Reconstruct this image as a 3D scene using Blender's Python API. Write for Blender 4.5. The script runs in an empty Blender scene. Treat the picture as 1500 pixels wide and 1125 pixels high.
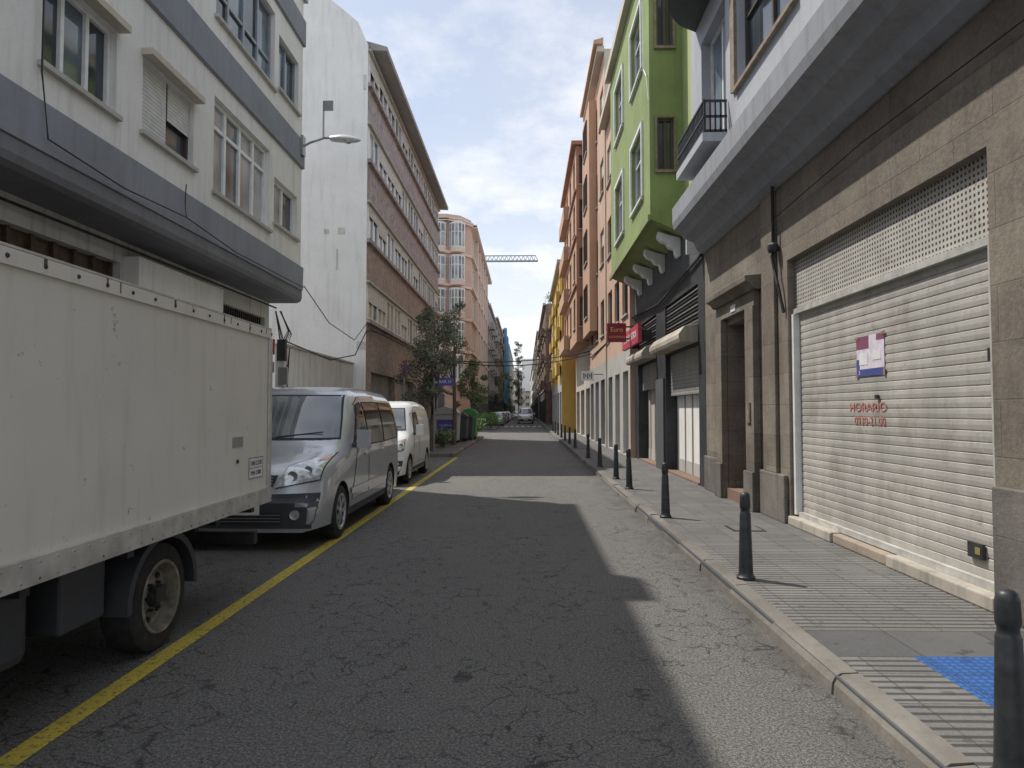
import bpy, bmesh, math, random
from mathutils import Vector, Matrix
random.seed(5)
S=bpy.context.scene
COL=S.collection
S.view_settings.view_transform='Standard'
S.view_settings.look='None'
S.view_settings.exposure=0

# ------------------------------------------------------------ materials
def newmat(name):
    m=bpy.data.materials.new(name); m.use_nodes=True
    nt=m.node_tree; b=nt.nodes['Principled BSDF']
    return m,nt,b
def N(nt,t,**kw):
    n=nt.nodes.new(t)
    for k,v in kw.items():
        if k in n.inputs: n.inputs[k].default_value=v
        else: setattr(n,k,v)
    return n
def c4(c): return (c[0],c[1],c[2],1)
def noise(nt,vec,scale,detail=3,rough=.6):
    n=N(nt,'ShaderNodeTexNoise'); n.inputs['Scale'].default_value=scale
    n.inputs['Detail'].default_value=detail; n.inputs['Roughness'].default_value=rough
    nt.links.new(vec,n.inputs['Vector']); return n.outputs['Fac']
def maprange(nt,v,a,b,c=0,d=1):
    n=N(nt,'ShaderNodeMapRange'); nt.links.new(v,n.inputs[0])
    for i,x in enumerate((a,b,c,d)): n.inputs[i+1].default_value=x
    return n.outputs[0]
def mixc(nt,f,a,b,mode='MIX'):
    n=N(nt,'ShaderNodeMix'); n.data_type='RGBA'; n.blend_type=mode
    def s(i,v):
        if isinstance(v,(tuple,list)): n.inputs[i].default_value=c4(v)
        elif isinstance(v,(int,float)): n.inputs[i].default_value=v
        else: nt.links.new(v,n.inputs[i])
    s(0,f); s(6,a); s(7,b); return n.outputs[2]
def math_(nt,op,a,b=None):
    n=N(nt,'ShaderNodeMath'); n.operation=op
    for i,v in enumerate((a,b)):
        if v is None: continue
        if isinstance(v,(int,float)): n.inputs[i].default_value=v
        else: nt.links.new(v,n.inputs[i])
    return n.outputs[0]
def objco(nt,scale=(1,1,1)):
    t=N(nt,'ShaderNodeTexCoord')
    if scale==(1,1,1): return t.outputs['Object']
    mp=N(nt,'ShaderNodeMapping'); mp.inputs['Scale'].default_value=scale
    nt.links.new(t.outputs['Object'],mp.inputs[0]); return mp.outputs[0]
def bump(nt,b,h,strength=.3,dist=.01):
    n=N(nt,'ShaderNodeBump'); n.inputs['Strength'].default_value=strength; n.inputs['Distance'].default_value=dist
    nt.links.new(h,n.inputs['Height']); nt.links.new(n.outputs[0],b.inputs['Normal'])
def dk(c,k): return tuple(min(1,x*k) for x in c)
def wallmat(name,c,var=.18,streak=.25,rough=.85,fine=18,bmp=.25,dirt=(.12,.10,.08)):
    m,nt,b=newmat(name)
    co=objco(nt); n1=noise(nt,co,.9,4); n2=noise(nt,co,fine,3)
    st=noise(nt,objco(nt,(3,3,.25)),2.2,3)
    col=mixc(nt,maprange(nt,n1,.3,.7),dk(c,1-var),dk(c,1+var*.5))
    col=mixc(nt,maprange(nt,st,.5,.75,0,streak),col,dirt)
    col=mixc(nt,maprange(nt,n2,.35,.65,0,.12),col,dk(c,.6))
    nt.links.new(col,b.inputs['Base Color']); b.inputs['Roughness'].default_value=rough
    if bmp: bump(nt,b,n2,bmp,.008)
    return m
def plain(name,c,rough=.5,metal=0,var=.1,scale=6,coat=0,bmp=0):
    m,nt,b=newmat(name); co=objco(nt); n1=noise(nt,co,scale,2)
    col=mixc(nt,maprange(nt,n1,.3,.7),dk(c,1-var),dk(c,1+var))
    nt.links.new(col,b.inputs['Base Color'])
    b.inputs['Roughness'].default_value=rough
    b.inputs['Metallic'].default_value=metal
    if coat: b.inputs['Coat Weight'].default_value=coat; b.inputs['Coat Roughness'].default_value=.04
    if bmp: bump(nt,b,noise(nt,co,60,2),bmp,.004)
    return m
def glassmat(name,c,rough=.05,var=.5,spec=.8):
    m,nt,b=newmat(name); n1=noise(nt,objco(nt),1.3,1)
    col=mixc(nt,maprange(nt,n1,.35,.65),dk(c,1-var),dk(c,1+var))
    nt.links.new(col,b.inputs['Base Color']); b.inputs['Roughness'].default_value=rough
    b.inputs['IOR'].default_value=1.5; b.inputs['Specular IOR Level'].default_value=spec
    return m
def yz(nt):
    t=N(nt,'ShaderNodeTexCoord'); s=N(nt,'ShaderNodeSeparateXYZ'); nt.links.new(t.outputs['Object'],s.inputs[0])
    a=math_(nt,'ADD',s.outputs[0],s.outputs[1]); cb=N(nt,'ShaderNodeCombineXYZ')
    nt.links.new(a,cb.inputs[0]); nt.links.new(s.outputs[2],cb.inputs[1]); return cb.outputs[0]
def ashlar(name,c,bw=.95,bh=.42,mortar=.006,mc=.6,var=.25):
    m,nt,b=newmat(name); v=yz(nt)
    br=N(nt,'ShaderNodeTexBrick'); nt.links.new(v,br.inputs['Vector'])
    br.inputs['Scale'].default_value=1; br.inputs['Brick Width'].default_value=bw; br.inputs['Row Height'].default_value=bh
    br.inputs['Mortar Size'].default_value=mortar; br.inputs['Color1'].default_value=c4(dk(c,1-var)); br.inputs['Color2'].default_value=c4(dk(c,1+var))
    br.inputs['Mortar'].default_value=c4(dk(c,mc)); br.inputs['Mortar Smooth'].default_value=.3
    co=objco(nt); n2=noise(nt,co,26,5,.8); n1=noise(nt,co,1.6,4)
    col=mixc(nt,maprange(nt,n2,.35,.65,0,.7),br.outputs['Color'],dk(c,.42))
    col=mixc(nt,maprange(nt,n1,.42,.7,0,.45),col,dk(c,1.7))
    st=noise(nt,objco(nt,(2,2,.3)),2,3)
    col=mixc(nt,maprange(nt,st,.52,.75,0,.45),col,dk(c,.4))
    nt.links.new(col,b.inputs['Base Color']); b.inputs['Roughness'].default_value=.9
    h=math_(nt,'SUBTRACT',n2,math_(nt,'MULTIPLY',br.outputs['Fac'],.8))
    bump(nt,b,h,.6,.014); return m
def asphalt():
    m,nt,b=newmat('asphalt'); co=objco(nt)
    sx=N(nt,'ShaderNodeSeparateXYZ'); nt.links.new(co,sx.inputs[0])
    big=noise(nt,co,.45,3); mid=noise(nt,objco(nt,(1,.3,1)),1.7,4); fine=noise(nt,co,62,3,.85); sp=noise(nt,co,120,1,.8)
    col=mixc(nt,maprange(nt,big,.3,.7),(.080,.078,.073),(.108,.105,.098))
    col=mixc(nt,maprange(nt,mid,.45,.75,0,.4),col,(.058,.056,.053))
    col=mixc(nt,maprange(nt,fine,.46,.64,0,.9),col,(.235,.228,.212))
    col=mixc(nt,maprange(nt,fine,.46,.34,0,.8),col,(.018,.018,.017))
    col=mixc(nt,maprange(nt,sp,.64,.72,0,.9),col,(.52,.50,.46))
    gd=math_(nt,'MULTIPLY',maprange(nt,sx.outputs[0],1.3,1.72,0,1),maprange(nt,noise(nt,objco(nt,(1,.4,1)),3,4),.38,.6,.1,.7))
    col=mixc(nt,gd,col,(.062,.056,.048))
    dn=N(nt,'ShaderNodeTexNoise'); dn.inputs['Scale'].default_value=6; dn.inputs['Detail'].default_value=4; nt.links.new(co,dn.inputs['Vector'])
    ad=N(nt,'ShaderNodeVectorMath'); ad.operation='MULTIPLY_ADD'; nt.links.new(dn.outputs['Color'],ad.inputs[0]); ad.inputs[1].default_value=(.26,.26,0); nt.links.new(co,ad.inputs[2])
    masks=[]; gm=noise(nt,objco(nt,(1,.45,1)),1.0,3,.7)
    for sc,w,lo,hi,amp in ((5.2,.034,.42,.52,.85),(1.9,.011,.36,.46,.7)):
        vo=N(nt,'ShaderNodeTexVoronoi'); vo.feature='DISTANCE_TO_EDGE'; vo.inputs['Scale'].default_value=sc
        nt.links.new(ad.outputs[0],vo.inputs['Vector'])
        k=maprange(nt,vo.outputs['Distance'],w*.25,w,1,0); g=maprange(nt,gm,lo,hi,0,amp)
        masks.append(math_(nt,'MULTIPLY',k,g))
    cr=math_(nt,'MAXIMUM',masks[0],masks[1])
    brk=maprange(nt,noise(nt,co,7,2),.40,.54,.1,1); cr=math_(nt,'MULTIPLY',cr,brk)
    col=mixc(nt,cr,col,(.014,.014,.013))
    nt.links.new(col,b.inputs['Base Color'])
    b.inputs['Roughness'].default_value=.8
    bump(nt,b,fine,.9,.012); return m
def paving(name,c,grooves=True,tile=.4,gp=.08,dots=False):
    m,nt,b=newmat(name); t=N(nt,'ShaderNodeTexCoord'); s=N(nt,'ShaderNodeSeparateXYZ'); nt.links.new(t.outputs['Object'],s.inputs[0])
    br=N(nt,'ShaderNodeTexBrick'); nt.links.new(t.outputs['Object'],br.inputs['Vector']); br.offset=0
    br.inputs['Scale'].default_value=1; br.inputs['Brick Width'].default_value=tile; br.inputs['Row Height'].default_value=tile
    br.inputs['Mortar Size'].default_value=.006; br.inputs['Color1'].default_value=c4(dk(c,.78)); br.inputs['Color2'].default_value=c4(dk(c,1.15)); br.inputs['Mortar'].default_value=c4(dk(c,.35))
    co=objco(nt); n1=noise(nt,co,1.5,4); n2=noise(nt,co,55,3,.7)
    col=mixc(nt,maprange(nt,n1,.35,.7,0,.5),br.outputs['Color'],dk(c,.5))
    col=mixc(nt,maprange(nt,n2,.35,.7,0,.4),col,dk(c,1.5))
    sp=noise(nt,co,7,2); col=mixc(nt,maprange(nt,sp,.64,.69,0,.6),col,dk(c,.35))
    h=math_(nt,'SUBTRACT',math_(nt,'MULTIPLY',n2,.4),br.outputs['Fac'])
    if grooves:
        fr=math_(nt,'FRACT',math_(nt,'MULTIPLY',s.outputs[1],1/gp))
        g=maprange(nt,math_(nt,'ABSOLUTE',math_(nt,'SUBTRACT',fr,.5)),.13,.23,1,0)
        if dots:
            fx=math_(nt,'ABSOLUTE',math_(nt,'SUBTRACT',math_(nt,'FRACT',math_(nt,'MULTIPLY',s.outputs[0],1/gp)),.5))
            g=math_(nt,'MAXIMUM',g,maprange(nt,fx,.13,.23,1,0))
        col=mixc(nt,math_(nt,'MULTIPLY',g,.55 if dots else .8),col,dk(c,.3 if dots else .16)); h=math_(nt,'SUBTRACT',h,g)
    nt.links.new(col,b.inputs['Base Color']); b.inputs['Roughness'].default_value=.75
    bump(nt,b,h,.6,.008); return m
def perfmat():
    m,nt,b=newmat('perforated_metal'); t=N(nt,'ShaderNodeTexCoord'); s=N(nt,'ShaderNodeSeparateXYZ'); nt.links.new(t.outputs['Object'],s.inputs[0])
    def f(o): return math_(nt,'SUBTRACT',math_(nt,'FRACT',math_(nt,'MULTIPLY',o,1/.052)),.5)
    y=f(s.outputs[1]); z=f(s.outputs[2])
    d=math_(nt,'MAXIMUM',math_(nt,'ABSOLUTE',y),math_(nt,'ABSOLUTE',z))
    k=maprange(nt,d,.21,.27,1,0)
    n1=noise(nt,objco(nt),3,4); rust=noise(nt,objco(nt),9,4)
    col=mixc(nt,maprange(nt,n1,.3,.7),(.38,.365,.33),(.52,.50,.45))
    col=mixc(nt,maprange(nt,rust,.60,.70,0,.75),col,(.24,.12,.07))
    col=mixc(nt,k,col,(.03,.028,.025))
    nt.links.new(col,b.inputs['Base Color']); b.inputs['Roughness'].default_value=.6
    return m
def shuttermat(name,c,dirty=.5):
    m,nt,b=newmat(name); n1=noise(nt,objco(nt),1.1,4); n3=noise(nt,objco(nt,(1,1,.2)),5,4); n2=noise(nt,objco(nt),16,5,.75); n4=noise(nt,objco(nt),1.9,5,.7)
    col=mixc(nt,maprange(nt,n1,.3,.7),dk(c,.8),dk(c,1.1))
    col=mixc(nt,maprange(nt,n3,.45,.8,0,dirty),col,dk(c,.5))
    col=mixc(nt,maprange(nt,n2,.54,.66,0,.5),col,dk(c,.55))
    col=mixc(nt,maprange(nt,n4,.56,.66,0,.5),col,(.27,.24,.20))
    nt.links.new(col,b.inputs['Base Color']); b.inputs['Roughness'].default_value=.55; b.inputs['Metallic'].default_value=.15
    return m
def truckmat():
    m,nt,b=newmat('dirty_white_truck_panel'); co=objco(nt); n1=noise(nt,co,.8,3); n2=noise(nt,co,7,6,.78); st=noise(nt,objco(nt,(1,2.5,.35)),3,4)
    sc=noise(nt,objco(nt,(1,.5,9)),3,4,.7)
    col=mixc(nt,maprange(nt,n1,.3,.7),(.66,.64,.585),(.74,.72,.66))
    col=mixc(nt,maprange(nt,st,.52,.8,0,.35),col,(.42,.385,.33))
    col=mixc(nt,maprange(nt,n2,.645,.69,0,.85),col,(.17,.12,.09))
    col=mixc(nt,maprange(nt,sc,.69,.72,0,.4),col,(.32,.28,.24))
    nt.links.new(col,b.inputs['Base Color']); b.inputs['Roughness'].default_value=.42
    bump(nt,b,noise(nt,co,1.8,1),.35,.04); return m
def yellowmat(name,c,wear=.5):
    m,nt,b=newmat(name); co=objco(nt); n2=noise(nt,co,24,5,.8); n1=noise(nt,co,1.5,2)
    col=mixc(nt,maprange(nt,n1,.3,.7),dk(c,.8),c)
    f=maprange(nt,n2,wear,wear+.09,0,1)
    col=mixc(nt,f,col,(.085,.083,.08)); nt.links.new(col,b.inputs['Base Color']); b.inputs['Roughness'].default_value=.75
    bump(nt,b,noise(nt,co,62,2),.8,.012); return m
def stonepanel(name,c,c2):
    m,nt,b=newmat(name); co=objco(nt)
    dn=noise(nt,co,2.5,4,.75); n3=noise(nt,co,7,4,.7)
    col=mixc(nt,maprange(nt,dn,.40,.60),c,c2)
    col=mixc(nt,maprange(nt,n3,.50,.62,0,.6),col,dk(c2,1.5))
    col=mixc(nt,maprange(nt,n3,.44,.36,0,.5),col,dk(c,.55))
    nt.links.new(col,b.inputs['Base Color']); b.inputs['Roughness'].default_value=.7; return m
def leafmat(name,c):
    m,nt,b=newmat(name); n1=noise(nt,objco(nt),1.6,2); n2=noise(nt,objco(nt),14,1)
    col=mixc(nt,maprange(nt,n1,.35,.65),dk(c,.6),dk(c,1.3)); col=mixc(nt,maprange(nt,n2,.4,.65,0,.5),col,dk(c,1.7))
    nt.links.new(col,b.inputs['Base Color']); b.inputs['Roughness'].default_value=.6
    return m

M={}
M['asphalt']=asphalt()
M['pav']=paving('grooved_paving',(.168,.164,.157),True)
M['smooth']=paving('smooth_dark_paving',(.092,.092,.092),False,.6)
M['blue']=paving('blue_tactile_paving',(.03,.12,.37),True,.4,.05,True)
M['kerb']=wallmat('kerb_concrete',(.185,.172,.15),.40,.5,.9,22,.8)
M['ground']=wallmat('ground_earth',(.14,.13,.12))
M['yellow']=yellowmat('yellow_road_paint',(.60,.47,.06),.53)
M['whitepaint']=yellowmat('white_road_paint',(.6,.6,.58),.6)
M['stone']=ashlar('basalt_ashlar',(.210,.180,.145))
M['stone2']=ashlar('basalt_plinth',(.17,.155,.138),1.6,.7)
M['bluegrey']=wallmat('mid_grey_paint',(.30,.315,.345),.15,.35)
M['paleblue']=wallmat('pale_blue_grey_paint',(.44,.46,.50),.1,.2)
M['greyband']=wallmat('slate_band_paint',(.265,.28,.315),.15,.25)
M['darkband']=wallmat('dark_slab_paint',(.19,.195,.21),.15,.3)
M['whitewall']=wallmat('off_white_wall',(.78,.77,.74),.08,.22)
M['partywall']=wallmat('weathered_white_render',(.84,.84,.83),.08,.18)
M['lotwall']=wallmat('stained_grey_render',(.62,.61,.58),.15,.45)
M['green']=wallmat('green_paint',(.27,.335,.13),.20,.25,fine=6)
M['greenlight']=wallmat('light_green_paint',(.40,.46,.20),.15,.15)
M['salmon']=wallmat('salmon_paint',(.58,.40,.30),.12,.14)
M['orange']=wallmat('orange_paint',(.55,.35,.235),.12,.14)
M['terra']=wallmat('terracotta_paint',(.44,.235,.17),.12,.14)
M['cream']=wallmat('cream_paint',(.58,.53,.44),.12,.15)
M['yellowwall']=wallmat('yellow_ochre_paint',(.58,.41,.12),.12,.14)
M['pink']=wallmat('pink_salmon_render',(.63,.43,.36),.1,.12)
M['pinklight']=wallmat('pale_pink_render',(.76,.63,.56),.1,.12)
M['brick']=ashlar('brown_brick',(.27,.19,.15),.3,.1)
M['grey']=wallmat('grey_render',(.42,.41,.39))
M['beige']=wallmat('beige_render',(.50,.46,.40))
M['brown']=stonepanel('brown_stone_panel',(.25,.195,.165),(.33,.265,.23))
M['purple']=stonepanel('mauve_stone_panel',(.26,.215,.22),(.38,.33,.335))
M['concrete']=wallmat('pale_concrete',(.48,.47,.44),.15,.3)
M['eave']=wallmat('grey_eaves_render',(.36,.35,.34),.15,.3)
M['black']=plain('black_painted_wall',(.030,.032,.036),.6,0,.4,3)
M['charcoal']=wallmat('charcoal_wall',(.09,.095,.10),.3,.3)
M['shut']=shuttermat('grey_beige_roller_shutter',(.48,.46,.42))
M['shutg']=shuttermat('grey_roller_shutter',(.36,.35,.33))
M['blind']=plain('window_blind',(.62,.62,.59),.6)
M['perf']=perfmat()
M['marble']=wallmat('marble_threshold',(.46,.42,.36),.3,.6,.5)
M['rough']=wallmat('raw_cement',(.34,.28,.22),.3,.4,.95,30,.8)
M['wood']=plain('dark_brown_wood',(.08,.05,.035),.55,0,.4,9)
M['woodb']=plain('brown_stone_trim',(.25,.20,.15),.8,0,.25,9)
M['wframe']=plain('white_window_frame',(.74,.75,.74),.4)
M['gframe']=plain('grey_window_frame',(.26,.29,.33),.4)
M['dframe']=plain('dark_window_frame',(.07,.055,.045),.5)
M['g1']=glassmat('window_glass_dark',(.04,.05,.06),spec=.6)
M['g2']=glassmat('window_glass_blue',(.13,.17,.20))
M['g3']=glassmat('window_glass_curtained',(.36,.37,.37),.15,.3,.5)
M['g4']=glassmat('window_glass_amber',(.38,.32,.20),.2,.3)
M['metal']=plain('dull_metal',(.35,.36,.36),.4,.7)
M['darkmetal']=plain('dark_metal',(.05,.05,.052),.5,.4,.3)
M['boll']=plain('bollard_paint',(.036,.039,.043),.45,.2,.35,12,0,.15)
M['truck']=truckmat()
M['alu']=plain('aluminium_rail',(.54,.53,.50),.5,.3,.2)
M['rust']=plain('rust',(.15,.09,.06),.9,0,.5,20)
M['tyre']=plain('tyre_rubber',(.024,.024,.024),.85,0,.4,15,0,.3)
M['rimc']=plain('dusty_steel_rim',(.22,.20,.165),.7,.15,.45,9)
M['rims']=plain('silver_alloy',(.50,.51,.52),.35,.6)
M['silver']=plain('silver_car_paint',(.50,.52,.55),.28,.40,.04,3,.9)
M['white']=plain('white_car_paint',(.80,.80,.79),.35,0,.04,3,.6)
M['cardark']=plain('dark_car_paint',(.03,.035,.045),.3,.3,.1,3,.8)
M['carred']=plain('blue_grey_car_paint',(.12,.15,.20),.3,.3,.1,3,.8)
M['cglass']=glassmat('vehicle_windscreen_glass',(.13,.145,.15),.03,.6,1.0)
M['cglass'].node_tree.nodes['Principled BSDF'].inputs['Coat Weight'].default_value=1
M['tint']=glassmat('tinted_side_glass',(.018,.021,.024),.06,.3,.28)
M['plastic']=plain('grey_bumper_plastic',(.050,.055,.063),.55)
M['lamp']=plain('headlamp_lens',(.62,.65,.66),.08,.4,.3,18,1)
M['amber']=plain('amber_indicator_lens',(.62,.30,.08),.2,0,.2,18,1)
M['redlamp']=plain('red_tail_lamp',(.35,.02,.015),.25)
M['seam']=plain('panel_seam',(.03,.03,.032),.7)
M['bluenet']=plain('blue_scaffold_net',(.10,.26,.42),.8,0,.4,.4)
M['crane']=plain('pale_blue_crane_paint',(.20,.30,.36),.6)
M['bark']=wallmat('tree_bark',(.14,.12,.095),.3,.2)
M['leaf']=leafmat('olive_leaf',(.12,.135,.09))
M['leafb']=leafmat('fresh_leaf',(.10,.19,.05))
M['signred']=plain('dark_red_sign',(.25,.02,.035),.5)
M['signpink']=plain('pink_red_sign',(.48,.06,.10),.5)
M['signblue']=plain('violet_blue_sign',(.09,.08,.36),.5)
M['signwhite']=plain('white_sign',(.75,.75,.75),.5)
M['txtw']=plain('white_lettering',(.75,.75,.73),.5)
M['txty']=plain('yellow_lettering',(.75,.60,.25),.5)
M['txtr']=plain('faded_red_lettering',(.44,.16,.13),.7,0,.45,30)
M['txtk']=plain('black_lettering',(.03,.03,.03),.6)
M['bin']=plain('green_bin_plastic',(.05,.28,.07),.5)
M['bing']=plain('grey_bin_plastic',(.42,.44,.44),.6)
M['bind']=plain('dark_bin_plastic',(.06,.07,.07),.6)
M['cable']=plain('black_cable',(.02,.02,.02),.7)
M['steps']=wallmat('red_tile_step',(.22,.14,.105))
M['awn']=wallmat('beige_shutter_housing',(.42,.38,.31),.3,.5)
M['poster_p']=plain('poster_plum',(.24,.08,.15),.5)
M['poster_w']=plain('poster_paper',(.68,.62,.70),.5,0,.15,14)
M['poster_b']=plain('poster_navy',(.07,.09,.28),.5)
M['tape']=plain('brown_tape',(.32,.20,.15),.4)
M['lampsh']=plain('street_lamp_housing',(.62,.63,.62),.4)
M['brass']=plain('tarnished_brass',(.24,.22,.08),.5)

# ------------------------------------------------------------ mesh builder
class MB:
    def __init__(s): s.v=[];s.f=[];s.m=[];s.mats=[]
    def mi(s,k):
        m=M[k] if isinstance(k,str) else k
        if m not in s.mats: s.mats.append(m)
        return s.mats.index(m)
    def poly(s,pts,mat):
        i=len(s.v); s.v+= [tuple(p) for p in pts]; s.f.append(tuple(range(i,i+len(pts)))); s.m.append(s.mi(mat))
    def box(s,x0,x1,y0,y1,z0,z1,mat):
        x0,x1=sorted((x0,x1));y0,y1=sorted((y0,y1));z0,z1=sorted((z0,z1))
        i=len(s.v); s.v+=[(x0,y0,z0),(x1,y0,z0),(x1,y1,z0),(x0,y1,z0),(x0,y0,z1),(x1,y0,z1),(x1,y1,z1),(x0,y1,z1)]
        k=s.mi(mat)
        for f in ((0,3,2,1),(4,5,6,7),(0,1,5,4),(1,2,6,5),(2,3,7,6),(3,0,4,7)):
            s.f.append(tuple(i+a for a in f)); s.m.append(k)
    def lathe(s,c,prof,axis,segs,mat,cap=True,close=False):
        i0=len(s.v);k=s.mi(mat)
        for r,h in prof:
            for j in range(segs):
                a=2*math.pi*j/segs; p,q=r*math.cos(a),r*math.sin(a)
                if axis=='Z': s.v.append((c[0]+p,c[1]+q,c[2]+h))
                elif axis=='X': s.v.append((c[0]+h,c[1]+p,c[2]+q))
                else: s.v.append((c[0]+p,c[1]+h,c[2]+q))
        n=len(prof)
        for a in range(n if close else n-1):
            b=(a+1)%n
            for j in range(segs):
                s.f.append((i0+a*segs+j,i0+a*segs+(j+1)%segs,i0+b*segs+(j+1)%segs,i0+b*segs+j)); s.m.append(k)
        if cap and not close:
            s.f.append(tuple(i0+j for j in range(segs))[::-1]); s.m.append(k)
            s.f.append(tuple(i0+(len(prof)-1)*segs+j for j in range(segs))); s.m.append(k)
    def tube(s,pts,rad,segs,mat):
        k=s.mi(mat); i0=len(s.v); n=len(pts); pts=[Vector(p) for p in pts]
        for a,p in enumerate(pts):
            d=(pts[min(a+1,n-1)]-pts[max(a-1,0)]).normalized()
            u=d.cross(Vector((0,0,1)))
            if u.length<.05: u=d.cross(Vector((1,0,0)))
            u.normalize(); w=d.cross(u); r=rad[a] if isinstance(rad,(list,tuple)) else rad
            for j in range(segs):
                t=2*math.pi*j/segs; s.v.append(tuple(p+u*r*math.cos(t)+w*r*math.sin(t)))
        for a in range(n-1):
            for j in range(segs):
                s.f.append((i0+a*segs+j,i0+a*segs+(j+1)%segs,i0+(a+1)*segs+(j+1)%segs,i0+(a+1)*segs+j)); s.m.append(k)
        s.f.append(tuple(i0+j for j in range(segs))[::-1]); s.m.append(k)
        s.f.append(tuple(i0+(n-1)*segs+j for j in range(segs))); s.m.append(k)
    def extr(s,prof,axis,a0,a1,mat,caps=True):
        def P(p,q,a): return (p,a,q) if axis=='Y' else (a,p,q)
        n=len(prof)
        for i in range(n):
            p=prof[i];q=prof[(i+1)%n]
            s.poly([P(*p,a0),P(*q,a0),P(*q,a1),P(*p,a1)],mat)
        if caps:
            s.poly([P(*p,a0) for p in prof],mat); s.poly([P(*p,a1) for p in prof][::-1],mat)
    def obj(s,name,parent=None,smooth=False,bevel=0,label=None,weld=False):
        me=bpy.data.meshes.new(name); me.from_pydata(s.v,[],s.f)
        for m in s.mats: me.materials.append(m)
        me.polygons.foreach_set('material_index',s.m)
        me.update()
        bm=bmesh.new(); bm.from_mesh(me)
        if weld or bevel: bmesh.ops.remove_doubles(bm,verts=bm.verts,dist=.0002)
        bmesh.ops.recalc_face_normals(bm,faces=bm.faces); bm.to_mesh(me); bm.free()
        o=bpy.data.objects.new(name,me); COL.objects.link(o)
        if smooth:
            me.polygons.foreach_set('use_smooth',[True]*len(me.polygons))
            try: me.set_sharp_from_angle(angle=math.radians(40))
            except Exception: pass
        if bevel:
            b=o.modifiers.new('bevel','BEVEL'); b.width=bevel; b.segments=2; b.limit_method='ANGLE'
        if parent is not None:
            o.parent=parent; o.matrix_parent_inverse=Matrix.Translation(-Vector(parent.location))
        if label: o['label']=label
        return o
def B(r,name,*q,bevel=0):
    mb=MB(); mb.box(*q); return mb.obj(name,r,bevel=bevel)
def thing(name,label,cat,loc=(0,0,0),group=None):
    e=bpy.data.objects.new(name,None); e.location=loc; e.empty_display_size=.3; COL.objects.link(e)
    e['label']=label; e['category']=cat
    if group: e['group']=group
    return e
def tag(o,label,cat,group=None):
    o['label']=label;o['category']=cat
    if group:o['group']=group
    return o
def text(s,size,mat,rot,loc,name,parent=None,align='CENTER',ext=.002,sx=1):
    cu=bpy.data.curves.new(name,'FONT'); cu.body=s; cu.size=size; cu.align_x=align; cu.align_y='CENTER'; cu.extrude=ext
    o=bpy.data.objects.new(name,cu); COL.objects.link(o)
    dg=bpy.context.evaluated_depsgraph_get(); me=bpy.data.meshes.new_from_object(o.evaluated_get(dg))
    bpy.data.objects.remove(o)
    R={'negX':Matrix(((0,0,-1),(-1,0,0),(0,1,0))),'posX':Matrix(((0,0,1),(1,0,0),(0,1,0))),'cam':Matrix(((1,0,0),(0,0,-1),(0,1,0)))}[rot]
    T=Matrix.Translation(loc)@R.to_4x4()@Matrix.Diagonal((sx,1,1,1))
    me.transform(T); me.materials.clear(); me.materials.append(M[mat])
    o=bpy.data.objects.new(name,me); COL.objects.link(o)
    if parent is not None: o.parent=parent; o.matrix_parent_inverse=Matrix.Translation(-Vector(parent.location))
    return o

def mapP(pl,c,o):
    if pl=='X': return lambda a,d,z:(c+o*d,a,z)
    return lambda a,d,z:(a,c+o*d,z)
def facade(mb,pl,c,o,a0,a1,z0,z1,ops,depth,mat,rmat=None):
    P=mapP(pl,c,o); A=sorted({a0,a1}|{x for q in ops for x in q[:2]}); Z=sorted({z0,z1}|{x for q in ops for x in q[2:4]})
    for i in range(len(A)-1):
        for j in range(len(Z)-1):
            am=(A[i]+A[i+1])/2; zm=(Z[j]+Z[j+1])/2
            if any(q[0]<am<q[1] and q[2]<zm<q[3] for q in ops): continue
            mb.poly([P(A[i],0,Z[j]),P(A[i+1],0,Z[j]),P(A[i+1],0,Z[j+1]),P(A[i],0,Z[j+1])],mat)
    for q in ops:
        dd=q[4] if len(q)>4 else depth; r=rmat or mat
        b0,b1,y0,y1=q[:4]
        for (p,w) in (((b0,y0),(b1,y0)),((b1,y0),(b1,y1)),((b1,y1),(b0,y1)),((b0,y1),(b0,y0))):
            mb.poly([P(p[0],0,p[1]),P(w[0],0,w[1]),P(w[0],-dd,w[1]),P(p[0],-dd,p[1])],r)
def abox(mb,P,a0,a1,d0,d1,z0,z1,mat):
    p=P(a0,d0,z0);q=P(a1,d1,z1); mb.box(p[0],q[0],p[1],q[1],p[2],q[2],mat)
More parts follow.
